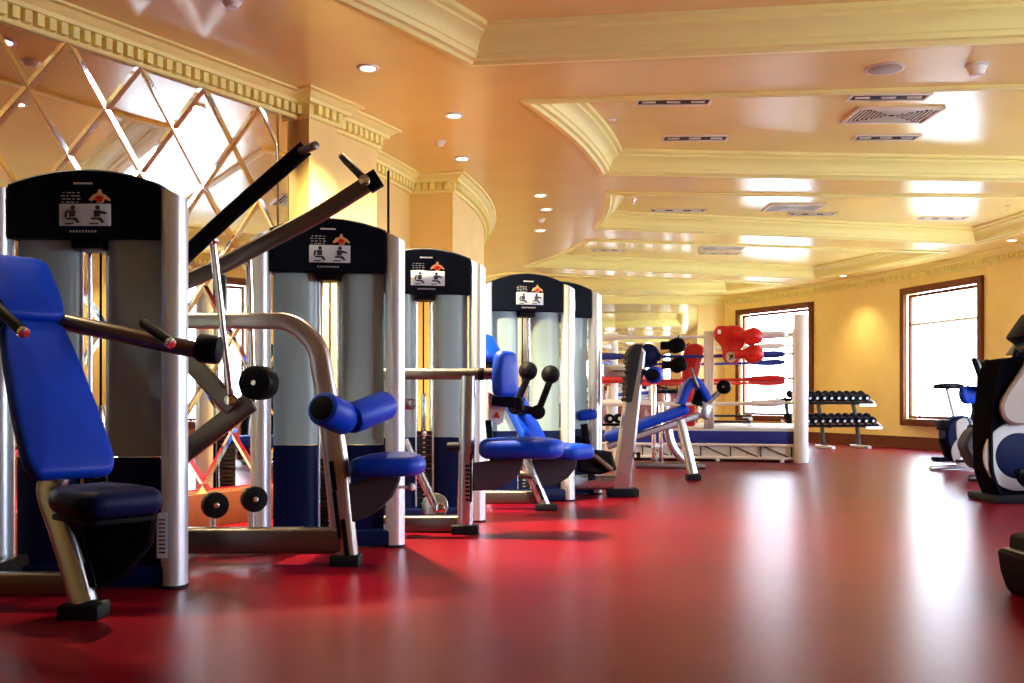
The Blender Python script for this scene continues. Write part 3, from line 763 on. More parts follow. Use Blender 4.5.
b = MB(); ipoly(b, [(488, 392), (508, 398), (503, 422), (499, 425), (488, 420)], 6.36, .012, .003); cv = b.build('link_cover', M['vent'], e)
b = MB(); ipoly(b, [(493, 418), (500, 418), (497, 411)], 6.352, .006, 0); b.build('warning_mark', M['red'], cv)
b = MB(); b.beam(W(488, 420, 6.38), W(494, 470, 6.38), .04, .05, .01, up=(0, 1, 0)); b.build('cover_strut', M['black'], e)
b = MB(); b.beam(W(385, 524, 6.35), W(464, 524, 6.30), .09, .11, .02); b.build('base_beam', M['bronze'], e)
b = MB(); b.beam(W(404, 440, 6.4), W(434, 503, 6.4), .05, .08, .015, up=(0, 1, 0)); b.cyl(W(435, 506, 6.37), W(435, 506, 6.43), .085, 24, .01); sw = b.build('swing_lever', M['post'], e)
b = MB(); b.cyl(W(440, 508, 6.33), W(440, 508, 6.37), .03, 14, .004); b.build('pivot_bolt', M['chrome'], sw)
b = MB(); b.cyl(W(398, 404, 6.3), W(413, 404, 6.22), .035, 16, .006); b.build('hand_grip', M['bronze'], e)
b = MB(); b.cyl(W(447, 447, 6.25), W(462, 447, 6.25), .03, 14, .004); b.build('stop_bumper', M['rubber'], e)

# ---- fourth machine: press with slanted backrest
o4 = (.15, 7.7, 0)
e = thing('shoulder_press_machine', 'weight machine with slim slanted blue backrest and two black ball-ended arms', 'exercise machine', o4, 'seated weight machines along the mirrored wall')
tower(e, (.533, 8.20), 15, .55, HW=.405)
D = 7.55
be = R(50); f = Vector((math.sin(be), -math.cos(be), 0)); wv = Vector((math.cos(be), math.sin(be), 0)); rec = R(33)
upv = (Z*math.cos(rec)-f*math.sin(rec)); nv = (f*math.cos(rec)+Z*math.sin(rec)); pb = W(533, 447, 7.6)
sc4 = 1.0
b = MB(); b.pad(rounded([(x*.72, y) for x, y in low], .05), pb, wv, upv, nv, .075, .03, .015); b.build('backrest_pad', M['blue'], e, 60)
b = MB(); b.pad(rounded([(x*.75, y+.09) for x, y in hd_], .045), pb+nv*.0, wv, upv, nv, .08, .03, .012); b.build('headrest_pad', M['blue'], e, 60)
b = MB(); b.plane_prism(rounded([(-.07, .05), (.07, .05), (.06, 1.0), (-.06, 1.0)], .04), pb-nv*.03, wv, upv, nv, .028, .005); b.build('backrest_board', M['black'], e)
so = pb+f*.05-Z*.08
b = MB(); b.pad(rounded([(x*.9, y*.98) for x, y in [(-.14, 0), (.14, 0), (.19, .12), (.2, .34), (.15, .45), (-.15, .45), (-.2, .34), (-.19, .12)]], .06), so, wv, f, Z, .11, .045, .012); b.build('seat_pad', M['blue'], e, 60)
b = MB(); b.sweep([W(545, 507, D), W(526, 462, D), W(519, 440, D+.05)], oval(.085, .07), up=(0, 1, 0)); ps = b.build('support_post', M['post'], e)
q = W(546, 509, D); b = MB(); b.box((q.x, q.y, .026), (.17, .13, .052), None, .013); b.build('rubber_foot', M['rubber'], ps)
b = MB(); b.box(W(540, 492, D-.04), (.02, .008, .12), Matrix.Rotation(R(-22), 3, 'Y'), .003); b.build('adjustment_slot', M['black'], ps)
b = MB(); ipoly(b, [(530, 460), (577, 457), (576, 468), (568, 478), (556, 485), (540, 488)], D+.04, .045, .008); b.build('seat_plate', M['plate'], e)
b = MB(); b.cyl(W(520, 474, D-.05), W(533, 476, D-.05), .028, 14, .004); b.build('stop_bumper', M['bronze'], e)
b = MB(); b.beam(W(470, 497, D+.1), W(540, 497, D+.05), .08, .1, .02); b.build('base_beam', M['bronze'], e)
for x0, y0, x1, y1, dq in ((528, 371, 515, 407, 7.35), (550.5, 374.5, 538, 412, 7.45)):
    b = MB(); b.beam(W(x0, y0+5, dq), W(x1, y1, dq), .05, .09, .015, up=(0, 1, 0)); b.cyl(W(x1, y1, dq-.04), W(x1, y1, dq+.06), .055, 18, .006); b.build('press_arm', M['black'], e)
    b = MB(); b.ball(W(x0, y0, dq), .07, 18); b.build('ball_grip', M['black'], e)
b = MB(); b.beam(W(515, 407, 7.42), W(538, 412, 7.5), .05, .06, .012); b.beam(W(526, 410, 7.47), pb+upv*.3-nv*.04, .05, .05, .012); b.build('arm_bridge', M['black'], e)

# ---- fifth machine: leg press with broad upright and footplate
o5 = (.75, 9.0, 0)
e = thing('leg_press_machine', 'weight machine whose broad leaning silver upright carries a black ribbed footplate', 'exercise machine', o5, 'seated weight machines along the mirrored wall')
tower(e, (.814, 8.80), 24, .5, HW=.40)
D = 8.6
b = MB(); ipoly(b, [(612, 491), (631, 491), (646, 352), (641, 345), (634, 346), (630, 360)], D, .12, .02); ps = b.build('upright', M['post'], e)
q = W(623, 492, D); b = MB(); b.box((q.x, D+.06, .035), (.27, .2, .07), None, .018); b.build('rubber_foot', M['rubber'], ps)
b = MB(); b.box(W(638.5, 455, D-.0), (.03, .05, .05), None, .006); b.build('adjustment_knob', M['black'], ps)
b = MB()
pts = [(640, 344), (632, 344), (628, 349)]
for k in range(9):
    y = 352+5.6*k; x = 626.5-.55*k/2; pts += [(x, y), (x-1.6, y+2), (x-1.6, y+4), (x, y+5.4)]
pts += [(629, 402), (633, 380), (638, 352)]
pts = [(x+3, y) for x, y in pts]
ipoly(b, pts, D-.14, .36, .004); b.build('footplate', M['rubber'], e)
b = MB(); b.beam(W(604, 371, 8.70), W(634, 371, 8.70), .06, .105, .012); cb = b.build('cross_beam', M['silver'], e)
b = MB()
for k in range(7): b.box(W(613+1.9*k, 371, 8.666), (.011, .004, .016), None)
b.build('beam_lettering', M['ink'], cb)
b = MB(); b.beam(W(570, 482, D+.1), W(618, 482, D+.05), .1, .13, .02); b.build('base_beam', M['post'], e)
roller(e, W(653, 375, D-.06), W(656, 374.5, D+.2), .072)
b = MB(); b.cyl(W(640, 372, D+.04), W(655, 375, D+.06), .025, 12); b.build('roller_axle', M['black'], e)
b = MB(); b.pad(rounded([(-.09, -.11), (.09, -.11), (.09, .11), (-.09, .11)], .05), W(587, 420, 8.55), (1, 0, .12), Y, (-.12, 0, 1), .085, .035, .01); b.build('seat_pad', M['blue'], e, 60)
b = MB(); b.pad(rounded([(-.05, -.15), (.05, -.15), (.09, .15), (-.09, .15)], .04), W(582, 452, 8.52), (1, 0, 0), (-.15, 0, 1), Vector((0, -1, 0)), .07, .03, .01); b.build('backrest_pad', M['navy'], e, 60)
b = MB(); b.beam(W(584, 424, 8.42), W(592, 480, 8.42), .06, .09, .015, up=(0, 1, 0)); b.build('seat_post', M['black'], e)
b = MB(); ipoly(b, [(578, 448), (612, 452), (617, 470), (600, 475), (578, 472)], 8.36, .12, .02); b.build('carriage', M['black'], e)
b = MB(); b.tube(fillet([W(584, 456, 8.33), W(594, 455, 8.3), W(612, 470, 8.3)], .06), .02, 12); b.build('release_lever', M['bronze'], e)

# ---- bench machine beyond: leg curl
e = thing('leg_curl_bench', 'leg curl bench with sloping blue pad and arched ankle pad, before the ring', 'exercise machine', (1.6, 10.5, 0))
D = 10.5
p0, p1 = W(606, 443, D), W(689, 413, D); dv = (p1-p0).normalized(); nz = Vector((-dv.z, 0, dv.x)); L = (p1-p0).length
b = MB(); b.pad(rounded([(0, -.15), (L, -.13), (L, .13), (0, .15)], .05), p0, dv, Y, nz, .1, .04, .01); b.build('bench_pad', M['blue'], e, 60)
b = MB(); b.beam(p0-nz*.04, W(706, 413, D), .07, .06, .012, up=(0, 1, 0)); b.build('bench_rail', M['post'], e)
b = MB(); b.box(W(705, 411, D), (.12, .14, .17), Matrix.Rotation(R(15), 3, 'Y'), .03); b.build('pivot_housing', M['post'], e)
b = MB(); b.sweep([W(680, 420, D), W(693, 474, D-.1)], oval(.1, .075), up=(0, 1, 0)); lg = b.build('leg', M['post'], e)
q = W(693, 476, D-.12); b = MB(); b.box((q.x, q.y, .03), (.15, .13, .06), None, .013); b.build('rubber_foot', M['rubber'], lg)
b = MB(); b.sweep(smooth([W(667, 424, 11.6), W(672, 445, 11.6), W(684, 460, 11.6), W(697, 466, 11.6)], 6), oval(.1, .07), up=(0, 1, 0)); b.build('leg', M['post'], e)
b = MB(); b.beam(W(635, 465, 11.6), W(700, 466, 11.6), .1, .08, .02); b.cyl(W(697, 466, 11.6), W(705, 466, 11.6), .045, 16, .01); b.build('base_beam', M['bronze'], e)
b = MB(); b.beam(W(672, 427, 11.6), W(678, 424, D), .06, .06, .01); b.build('cross_brace', M['silver'], e)
pA, pT, pB = W(682, 401, D-.05), W(691, 383, D), W(706, 399, D+.1)
b = MB(); b.sweep(smooth([W(680, 404, D), W(686, 388, D), W(693, 381, D), W(700, 388, D), W(707, 400, D)], 6), rrect(.085, .28, .035, 4), up=(0, 1, 0))
b.build('ankle_pad', M['blue'], e, 60)
b = MB(); b.box(W(698, 398, D), (.10, .1, .16), Matrix.Rotation(R(20), 3, 'Y'), .02); b.cyl(W(700, 398, D-.12), W(700, 398, D+.12), .02, 12); b.build('pad_bracket', M['black'], e)
b = MB(); b.beam(W(704, 406, D), W(722, 389, D), .05, .08, .012, up=(0, 1, 0)); b.build('counter_arm', M['bronze'], e)
counterweight(e, W(724, 387, D), .075, (.3, 1, 0), .07)
b = MB(); b.cyl(W(698, 388, D-.15), W(690.5, 368, D-.15), .017, 12, .003); b.build('handle', M['bronze'], e)
# chrome upright rods standing beside the ring
e = thing('twin_post_stand', 'stand of two slim chrome posts between the leg press and the boxing ring', 'stand', (1.75, 12.2, 0))
for x in (654, 661):
    q = W(x, 400, 12.2); b = MB(); b.cyl((q.x, q.y, .04), (q.x, q.y, W(x, 384 if x < 657 else 404, 12.2).z), .028, 14, .006); b.build('post', M['chrome'], e)
q = W(657, 400, 12.2); b = MB(); b.box((q.x, q.y, .03), (.3, .3, .06), None, .015); b.build('base', M['black'], e)
b = MB(); b.beam(W(652, 446, 12.2), W(663, 446, 12.2), .05, .05, .01); b.build('cross_bar', M['silver'], e)

# ------------------------------------------------------------------ boxing ring
rr = Vector((.262, .965, 0)); rf = Vector((-.965, .262, 0)); RS = 3.0
cR = Vector((3.80, 13.15, 0)); cL = cR+rf*RS; cBR = cR+rr*RS; cBL = cL+rr*RS
cen = (cR+cBL)/2
e = thing('boxing_ring', 'boxing ring with white posts, blue apron and four coloured ropes, by the window', 'boxing ring', tuple(cen))
corn = [cR, cL, cBL, cBR]
rot = Matrix(((-rf.x, rr.x, 0), (-rf.y, rr.y, 0), (0, 0, 1)))
b = MB(); b.box(cen+Z*.425, (RS-.12, RS-.12, .05), rot, .01); b.build('canvas_deck', M['canvas'], e)
b = MB()
for a, c in zip(corn, corn[1:]+corn[:1]):
    d = (c-a).normalized(); n_ = (cen-(a+c)/2).normalized(); m_ = (a+c)/2+n_*.045
    rm = Matrix(((d.x, n_.x, 0), (d.y, n_.y, 0), (0, 0, 1))); b.box(m_+Z*.325, ((c-a).length-.14, .02, .17), rm, .005)
b.build('apron', M['bluerope'], e)
b = MB(); braces = MB(); zt, zb = .225, .05
for a, c in zip(corn, corn[1:]+corn[:1]):
    n_ = (cen-(a+c)/2).normalized()*.045; d = (c-a)
    b.cyl(a+n_+d*.03+Z*zt, a+n_+d*.97+Z*zt, .022, 8); b.cyl(a+n_+d*.03+Z*zb, a+n_+d*.97+Z*zb, .022, 8)
    k_ = 7
    for k in range(k_):
        t0, t1 = .04+.92*k/k_, .04+.92*(k+1)/k_
        braces.cyl(a+n_+d*t0+Z*zb, a+n_+d*t1+Z*zt, .009, 6); braces.cyl(a+n_+d*t0+Z*zb, a+n_+d*t0+Z*zt, .010, 6)
tf = b.build('truss_frame', M['white'], e); braces.build('truss_brace', M['steel'], tf)
b = MB()
for a, c in zip(corn, corn[1:]+corn[:1]):
    for t in (.08, .36, .64, .92):
        q = a.lerp(c, t)+(cen-(a+c)/2).normalized()*.045; b.cyl(q, q+Z*.05, .03, 10)
b.build('leveling_foot', M['white'], e)
for c in corn:
    b = MB(); b.cyl(c, c+Z*1.95, .092, 24, .012); b.build('corner_post', M['white'], e)
b = MB()
for a, c in zip(corn, corn[1:]+corn[:1]):
    d = (c-a).normalized(); n_ = (cen-(a+c)/2).normalized(); m_ = (a+c)/2+n_*.075; rm = Matrix(((d.x, n_.x, 0), (d.y, n_.y, 0), (0, 0, 1)))
    b.box(m_+Z*.15, ((c-a).length-.2, .008, .2), rm)
b.build('skirt', M['canvas'], e)
for zz, m_, nm in ((1.70, 'whiterope', 'top_rope'), (1.435, 'bluerope', 'rope'), (1.11, 'redrope', 'rope'), (.79, 'whiterope', 'rope')):
    for a, c in zip(corn, corn[1:]+corn[:1]):
        d = (c-a).normalized(); p0 = a+d*.2+Z*zz; p1 = c-d*.2+Z*zz
        n = 24; sca = []; pa = []
        for k in range(n+1):
            t = k/n; s_ = min(t, 1-t)*RS; pa.append(p0.lerp(p1, t)-Z*.02*math.sin(math.pi*t))
            sca.append(1.0 if s_ > .62 else 1+1.3*math.sin(min(1, (.62-s_)/.42)*math.pi*.62) if s_ > .05 else 1.2)
        b = MB(); b.tube(pa, .022, 10, scale=sca); rp = b.build(nm, M[m_], e)
        b = MB(); b.cyl(a+d*.08+Z*zz, p0, .009, 8); b.cyl(a+d*.11+Z*zz, a+d*.17+Z*zz, .016, 8); b.build('turnbuckle', M['chrome'], rp); b = MB(); b.cyl(p1, c-d*.08+Z*zz, .009, 8); b.cyl(c-d*.17+Z*zz, c-d*.11+Z*zz, .016, 8); b.build('turnbuckle', M['chrome'], rp)
# gear hung on the front ropes; frame along the front side: s metres from the right post, outward = toward the lens
fo_ = -rr
def rope_pt(x, z, out=0.):
    # the place on the rope line whose picture column is x
    k = (x-512)/F; s = (k*cR.y-cR.x)/(rf.x-k*rf.y); q = cR+rf*s+fo_*out; return Vector((q.x, q.y, z))
ru = -rf
p = rope_pt(730, 1.16, .065)
e = thing('chest_guard', 'red padded chest guard with a white round badge, hung on the ring ropes', 'body protector', tuple(p))
pts = [(-.03, 0), (.11, 0), (.14, .06), (.13, .16), (.19, .24), (.24, .38), (.15, .50), (.02, .51), (-.03, .50), (-.15, .51), (-.21, .44), (-.20, .33), (-.11, .24), (-.09, .12), (-.08, .04)]
b = MB(); b.pad(rounded(pts, .05), p+Z*.15, ru, Z, fo_, .1, .045, .015); b.build('guard_body', M['red'], e, 60)
b = MB(); b.plane_prism([(.025+a, .245-.01+c) for a, c in circ(.072, 24)], p+fo_*.115, ru, Z, fo_, .004); bd = b.build('badge', M['white'], e)
b = MB(); b.plane_prism([(.025+a, .235+c) for a, c in [(-.03, -.035), (-.005, -.035), (.0, -.01), (.03, -.02), (.02, .01), (.035, .035), (.0, .03), (-.03, .02), (-.012, .0)]], p+fo_*.119, ru, Z, fo_, .002); b.build('badge_mark', M['ink'], bd)
b = MB(); b.plane_prism([(-.13+a, .57+c) for a, c in rrect(.045, .06, .006, 2)], p+fo_*.106, ru, Z, fo_, .004); b.build('brand_patch', M['white'], e)
def glove(x, z, label, m, dirx=1, s=1., out=.12, rz=0):
    p = rope_pt(x, z, out); e = thing('boxing_glove', label, 'boxing glove', tuple(p), 'boxing gloves hung on the ropes')
    U = ru*dirx; V = Z
    # mitt: lofted along U from cuff to fist
    secs = [(-.20, .055, .05, .0), (-.13, .058, .052, .0), (-.10, .055, .05, 0), (-.04, .085, .07, .005), (.03, .105, .085, .01), (.09, .10, .08, .005), (.13, .075, .06, -.005), (.15, .03, .025, -.01)]
    n = 18; vs = []
    for t, h, w, dz in secs:
        vs += [p+(U*t+V*(dz+h*math.sin(2*math.pi*k/n))+fo_*(w*math.cos(2*math.pi*k/n)))*s for k in range(n)]
    mN = len(secs); fs = [(i*n+k, i*n+(k+1) % n, (i+1)*n+(k+1) % n, (i+1)*n+k) for i in range(mN-1) for k in range(n)]+[tuple(range(n)), tuple((mN-1)*n+k for k in range(n))]
    b = MB(); b.add(vs, fs); b.build('mitt', M[m], e, 60)
    b = MB(); b.tube(smooth([p+(U*-.05-V*.05+fo_*.05)*s, p+(U*.0-V*.085+fo_*.06)*s, p+(U*.07-V*.06+fo_*.06)*s], 5), .036*s, 12); b.build('thumb', M[m], e, 60)
    b = MB(); b.sweep([p+U*-.2*s, p+U*-.1*s], circ(.06*s, 18), up=fo_); b.build('cuff', M[m], e)
    b = MB(); zr = 1.70 if z > 1.5 else 1.435; b.tube(smooth([p+V*.07*s, p+V*.1-fo_*(out*.4)+U*.03, rope_pt(x, zr, .065)+U*.05], 5), .008, 8); b.build('lace', M[m], e)
glove(751, 1.655, 'red boxing glove hung beside the red chest guard, upper of the pair', 'red', 1, 1.05, .30)
glove(752, 1.425, 'red boxing glove hung beside the red chest guard, lower of the pair', 'red', 1, 1.05, .30)
glove(676, 1.56, 'black boxing glove on the ropes left of the red strike shield, upper one', 'black', 1, .95, .14)
glove(677.5, 1.30, 'black boxing glove on the ropes left of the red strike shield, lower one', 'black', 1, .95, .14)
p = rope_pt(650, 1.26, .05)
e = thing('head_guard', 'navy padded head guard hung on the ropes behind the leg press', 'head guard', tuple(p))
b = MB(); b.ball(p+Z*.17+fo_*.11, .15, 20, 1, .8, 1.05); b.build('padded_shell', M['navy'], e, 60)
b = MB(); b.sweep(smooth([p+Z*.05+fo_*.17-ru*.11, p+Z*.02+fo_*.24, p+Z*.05+fo_*.17+ru*.11], 6), rrect(.06, .04, .015, 3)); b.build('chin_bar', M['navy'], e, 60)
b = MB()
for s_ in (-1, 1): b.ball(p+Z*.15+fo_*.12+ru*s_*.145, .05, 12, .6, 1, 1.2)
b.build('ear_pad', M['navy'], e, 60)
p = rope_pt(688, .885, -.08)
e = thing('strike_shield', 'tall red strike shield leaning on the inside of the ring ropes', 'strike shield', tuple(p))
b = MB(); b.pad(rounded([(-.11, -.42), (.09, -.42), (.11, .2), (.22, .66), (.1, .72), (-.03, .7), (-.09, .55), (-.10, .1)], .05), p-fo_*.12, ru, Z, fo_, .11, .045, .012); b.build('shield_pad', M['red'], e, 60)
b = MB(); b.box(p-fo_*.125+Z*.25, (.22, .012, .05), rot, .004); b.build('hand_strap', M['black'], e)
p = rope_pt(710, 1.1, .03)
e = thing('towel', 'long white towel draped over the ring ropes beside the red chest guard', 'towel', tuple(p))
b = MB(); vs = []; nx = 10; prof = [(.035, .44), (.04, .9), (.045, 1.3), (.045, 1.6), (.035, 1.72), (0, 1.745), (-.035, 1.72), (-.05, 1.5), (-.05, 1.2)]
for o_, z_ in prof:
    for k in range(nx+1):
        t = k/nx-.5; q = rope_pt(709, z_, 0)+ru*t*.13+fo_*(o_+.008*math.sin(t*19)*(1 if o_ > 0 else -1)*(1.75-z_)); vs.append(q)
fs = [(i*(nx+1)+k, i*(nx+1)+k+1, (i+1)*(nx+1)+k+1, (i+1)*(nx+1)+k) for i in range(len(prof)-1) for k in range(nx)]
b.add(vs, fs); tw = b.build('cloth', M['towel'], e, 60); so_ = tw.modifiers.new('thick', 'SOLIDIFY'); so_.thickness = .008
# aerobic steps stacked on the deck
for k in range(2):
    c = W(731, 430, 14.1); c.z = .462+.082*k
    e = thing('aerobic_step', ['lower', 'upper'][k]+' one of two aerobic steps with black tread stacked on the ring deck', 'aerobic step', tuple(c), 'aerobic steps stacked on the ring deck')
    rm = Matrix.Rotation(R(-18), 3, 'Z')
    b = MB(); b.box(c+Z*.058, (.56, .32, .026), rm, .012); b.build('tread', M['rubber'], e)
    for s_ in (-1, 1):
        b = MB(); b.sweep(fillet([c+rm@Vector((s_*.17, -.13, .045)), c+rm@Vector((s_*.25, -.13, .045)), c+rm@Vector((s_*.28, -.13, .0))], .04), rrect(.05, .03, .01, 2)); b.build('leg', M['white'], e); b = MB(); b.sweep(fillet([c+rm@Vector((s_*.17, .13, .045)), c+rm@Vector((s_*.25, .13, .045)), c+rm@Vector((s_*.28, .13, .0))], .04), rrect(.05, .03, .01, 2)); b.build('leg', M['white'], e)

# ------------------------------------------------------------------ dumbbell rack
pR, pL = W(867, 452, 17.0), W(786, 455, 16.75); pR.z = pL.z = 0
du = (pR-pL).normalized(); dn = Vector((du.y, -du.x, 0))      # dn toward the lens
mid = (pR+pL)/2; RL = (pR-pL).length; rot = Matrix(((du.x, dn.x, 0), (du.y, dn.y, 0), (0, 0, 1)))
e = thing('dumbbell_rack', 'two-tier grey dumbbell rack standing by the yellow wall between the windows', 'rack', tuple(mid))
tilt = R(18)
tiers = [(.80, -.10), (.42, .10)]
for z_, o_ in tiers:
    b = MB()
    for s_ in (-1, 1):
        c = mid+dn*(o_+s_*.085*math.cos(tilt))+Z*(z_-s_*.085*math.sin(tilt))
        b.beam(c-du*(RL/2+.06), c+du*(RL/2+.1), .035, .05, .008)
    sh = b.build('shelf_rail', M['black'], e)
    b = MB(); c = mid+dn*o_+Z*z_+du*(RL/2+.11); b.box(c, (.014, .30, .075), rot@Matrix.Rotation(-tilt, 3, 'X'), .004); b.build('end_plate', M['white'], sh); b = MB(); c2 = mid+dn*o_+Z*z_-du*(RL/2+.07); b.box(c2, (.014, .30, .075), rot@Matrix.Rotation(-tilt, 3, 'X'), .004); b.build('end_plate', M['white'], sh); b = MB()
    c3 = mid+dn*(o_+.13)+Z*(z_-.065)+du*(RL/2-.0); b.box(c3, (.30, .012, .045), rot, .003); b.build('front_plate', M['white'], sh)
for s_ in (-.42, -.02, .42):
    q = mid+du*s_*RL
    b = MB(); b.sweep([q-dn*.05+Z*.03, q-dn*.12+Z*.4, q-dn*.29+Z*.86], rrect(.07, .05, .01, 2), up=du); b.beam(q-dn*.24+Z*.76, q-dn*.02+Z*.765, .04, .04, .008); b.beam(q-dn*.12+Z*.385, q+dn*.18+Z*.375, .04, .04, .008); ul = b.build('upright', M['plate'], e)
    b = MB(); b.beam(q-dn*.3+Z*.035, q+dn*.3+Z*.035, .06, .05, .01); b.build('foot_bar', M['silver'], ul)
proto = None; db = 0
def make_dumbbell():
    e = thing('dumbbell', '', 'dumbbell', (0, 0, 0), 'dumbbells on the two-tier rack')
    for s_ in (-1, 1):
        b = MB(); b.cyl((0, s_*.055, 0), (0, s_*.135, 0), .060, 20, .012); h = b.build('head', M['black'], e)
        b = MB(); pr = [(a*.026, c*.026) for a, c in [(math.cos(t), math.sin(t)) for t in [2*math.pi*k/14 for k in range(14)]]]
        b.cyl((0, s_*.133, 0), (0, s_*.138, 0), .024, 16, .002); b.build('glint_disc', M['lite'], h)  # pale disc paints the glint on the end of each head
    b = MB(); b.cyl((0, -.06, 0), (0, .06, 0), .015, 12); b.build('handle', M['chrome'], e)
    return e
nth = ['first', 'second', 'third', 'fourth', 'fifth', 'sixth', 'seventh', 'eighth', 'ninth', 'tenth', 'eleventh', 'twelfth']
for ti, (z_, o_) in enumerate(tiers):
    for k in range(11 if ti == 0 else 12):
        c = proto if False else None
        if proto is None: proto = make_dumbbell(); d_ = proto
        else: d_ = copy_tree(proto)
        pos = mid+dn*o_+Z*(z_+.058)-du*(RL/2-.03-RL/12*k*1.0)*1.0
        pos = mid+dn*(o_+.02)+Z*(z_+.093)+du*(RL/2-.02-(RL-.04)/11*k)
        d_.location = pos; d_.rotation_euler = (-tilt*-1, 0, math.atan2(du.y, du.x))
        d_['label'] = 'black dumbbell on the %s tier of the rack, %s from the exercise-bike end' % (['upper', 'lower'][ti], nth[k])

# small stand of dumbbells before the ring
e = thing('weight_stand', 'small white-legged stand of black dumbbells behind the leg press, before the ring', 'stand', (1.36, 12.75, 0))
D = 12.75
b = MB(); b.box(W(618, 424.5, D), (.44, .34, .03), None, .008); b.build('shelf', M['black'], e)
for x_ in (608, 614.5, 621.5, 628):
    for y_ in (-.12, .12):
        q = W(x_, 425, D); b = MB(); b.cyl((q.x, D+y_, 0), (q.x, D+y_, q.z), .022, 12, .004); b.build('leg', M['white'], e)
for k, x_ in enumerate((609, 618.5, 628)):
    d_ = copy_tree(proto); q = W(x_, 424.5, D); d_.location = (q.x, D, q.z+.015+.062); d_.rotation_euler = (0, 0, 0); d_['group'] = 'dumbbells on the small stand'
    d_['label'] = 'black dumbbell on the small white-legged stand, '+('end one nearer the leg press', 'middle one of three', 'end one nearer the leg curl bench')[k]

# ------------------------------------------------------------------ cardio machines by the windows
# upright bike
e = thing('upright_bike', 'upright exercise bike with blue and white body and slim black saddle under the window', 'exercise bike', (5.25, 12.0, 0))
D = 11.9
b = MB(); b.cyl(W(930, 468, D-.1), W(976, 466, D+.1), .028, 14, .008); b.build('rear_stabilizer', M['silver'], e)
b = MB(); b.beam(W(936, 460, D), W(1000, 462, D+.7), .1, .06, .02); b.build('base_beam', M['post'], e)
b = MB(); ipoly(b, rounded([(947, 424), (955, 417), (966, 415), (973, 419), (978, 440), (978, 462), (960, 464), (950, 452), (946, 438)], 6), D-.12, .24, .03); bo = b.build('body_shell', M['navy'], e)
b = MB(); ipoly(b, rounded([(956, 421), (966, 417), (970, 424), (964, 436), (957, 440)], 4), D-.128, .012, .003); b.build('side_panel', M['lite'], bo)
b = MB(); q = W(968, 452, D-.12)
b.cyl(q, q-Y*.02, .2, 28, .006); ds = b.build('crank_disc', M['lite'], e)
b = MB(); b.cyl(q-Y*.02, q-Y*.03, .11, 24, .004); b.build('disc_center', M['navy'], ds)
b = MB(); b.cyl(q-Y*.02, q-Y*.07, .02, 12); b.beam(q-Y*.06, q-Y*.06+Vector((-.13, 0, -.1)), .03, .025, .006, up=(0, 1, 0)); b.build('crank_arm', M['silver'], e)
b = MB(); b.box(q-Y*.12+Vector((-.13, 0, -.1)), (.1, .1, .03), None, .008); b.build('pedal', M['black'], e)
b = MB(); b.cyl(W(955, 420, D), W(947, 388, D), .022, 14); b.build('seat_post', M['silver'], e)
b = MB(); p = W(950, 389, D); sdl = [(-.17, -.09), (-.12, -.12), (-.02, -.09), (.06, -.04), (.15, -.025), (.17, 0), (.15, .025), (.06, .04), (-.02, .09), (-.12, .12), (-.17, .09)]
b.pad(rounded(sdl, .04), p, X, Y, Z, .06, .025, .01); b.build('saddle', M['black'], e, 60)
b = MB(); b.box(W(944, 425, D), (.12, .2, .13), None, .03); b.build('rear_housing', M['black'], e)
b = MB(); b.beam(W(943, 438, D), W(949, 456, D), .1, .1, .02, up=(0, 1, 0)); b.build('rear_fork', M['black'], e)
b = MB(); b.beam(W(972, 420, D+.1), W(985, 372, D+.2), .05, .06, .012, up=(0, 1, 0)); b.box(W(987, 366, D+.2), (.14, .2, .12), Matrix.Rotation(R(25), 3, 'Y'), .02); b.build('console_mast', M['black'], e)
b = MB(); b.tube(fillet([W(975, 400, D-.15), W(980, 385, D-.2), W(980, 385, D+.5), W(975, 400, D+.45)], .06), .018, 10); b.build('handlebar', M['black'], e)
b = MB(); b.box(W(945, 459, D), (.28, .14, .05), None, .012); b.build('foot_tread', M['black'], e)
# recumbent bike
e = thing('recumbent_bike', 'recumbent exercise bike with blue seat and black curved backrest, behind the elliptical', 'exercise bike', (5.1, 10.6, 0))
D = 10.5
b = MB(); b.pad(rounded([(-.13, 0), (.13, 0), (.17, .1), (.13, .19), (-.13, .19), (-.17, .1)], .05), W(969, 404, D), Vector((.9, .43, 0)), Vector((-.1, 0, 1)), Vector((.43, -.9, 0)), .08, .03, .012); b.build('back_cushion', M['blue'], e, 60)
b = MB(); b.pad(rounded([(-.16, 0), (.16, 0), (.17, .25), (.1, .37), (-.1, .37), (-.17, .25)], .06), W(983, 392, D-.1), Vector((.45, .89, 0)), Vector((-.32, .1, 1)), Vector((.89, -.45, .25)), .06, .028, .01); b.build('backrest', M['black'], e, 60)
b = MB(); b.beam(W(975, 395, D), W(985, 470, D), .08, .1, .02, up=(0, 1, 0)); b.build('seat_frame', M['black'], e)
b = MB(); b.pad(rounded([(-.2, -.18), (.2, -.18), (.2, .18), (-.2, .18)], .06), W(992, 432, D), X, Y, Z, .08, .035, .01); b.build('seat_pad', M['black'], e, 60)
b = MB(); ipoly(b, rounded([(964, 445), (972, 430), (984, 425), (1000, 430), (1004, 460), (996, 474), (975, 468)], 6), D-.1, .22, .03); b.build('body_shell', M['plate'], e)
b = MB(); b.cyl(W(968, 478, D-.3), W(996, 478, D-.3), .035, 14, .01); b.beam(W(985, 476, D-.3), W(990, 474, D+.5), .08, .08, .02); b.build('base_bar', M['bronze'], e)
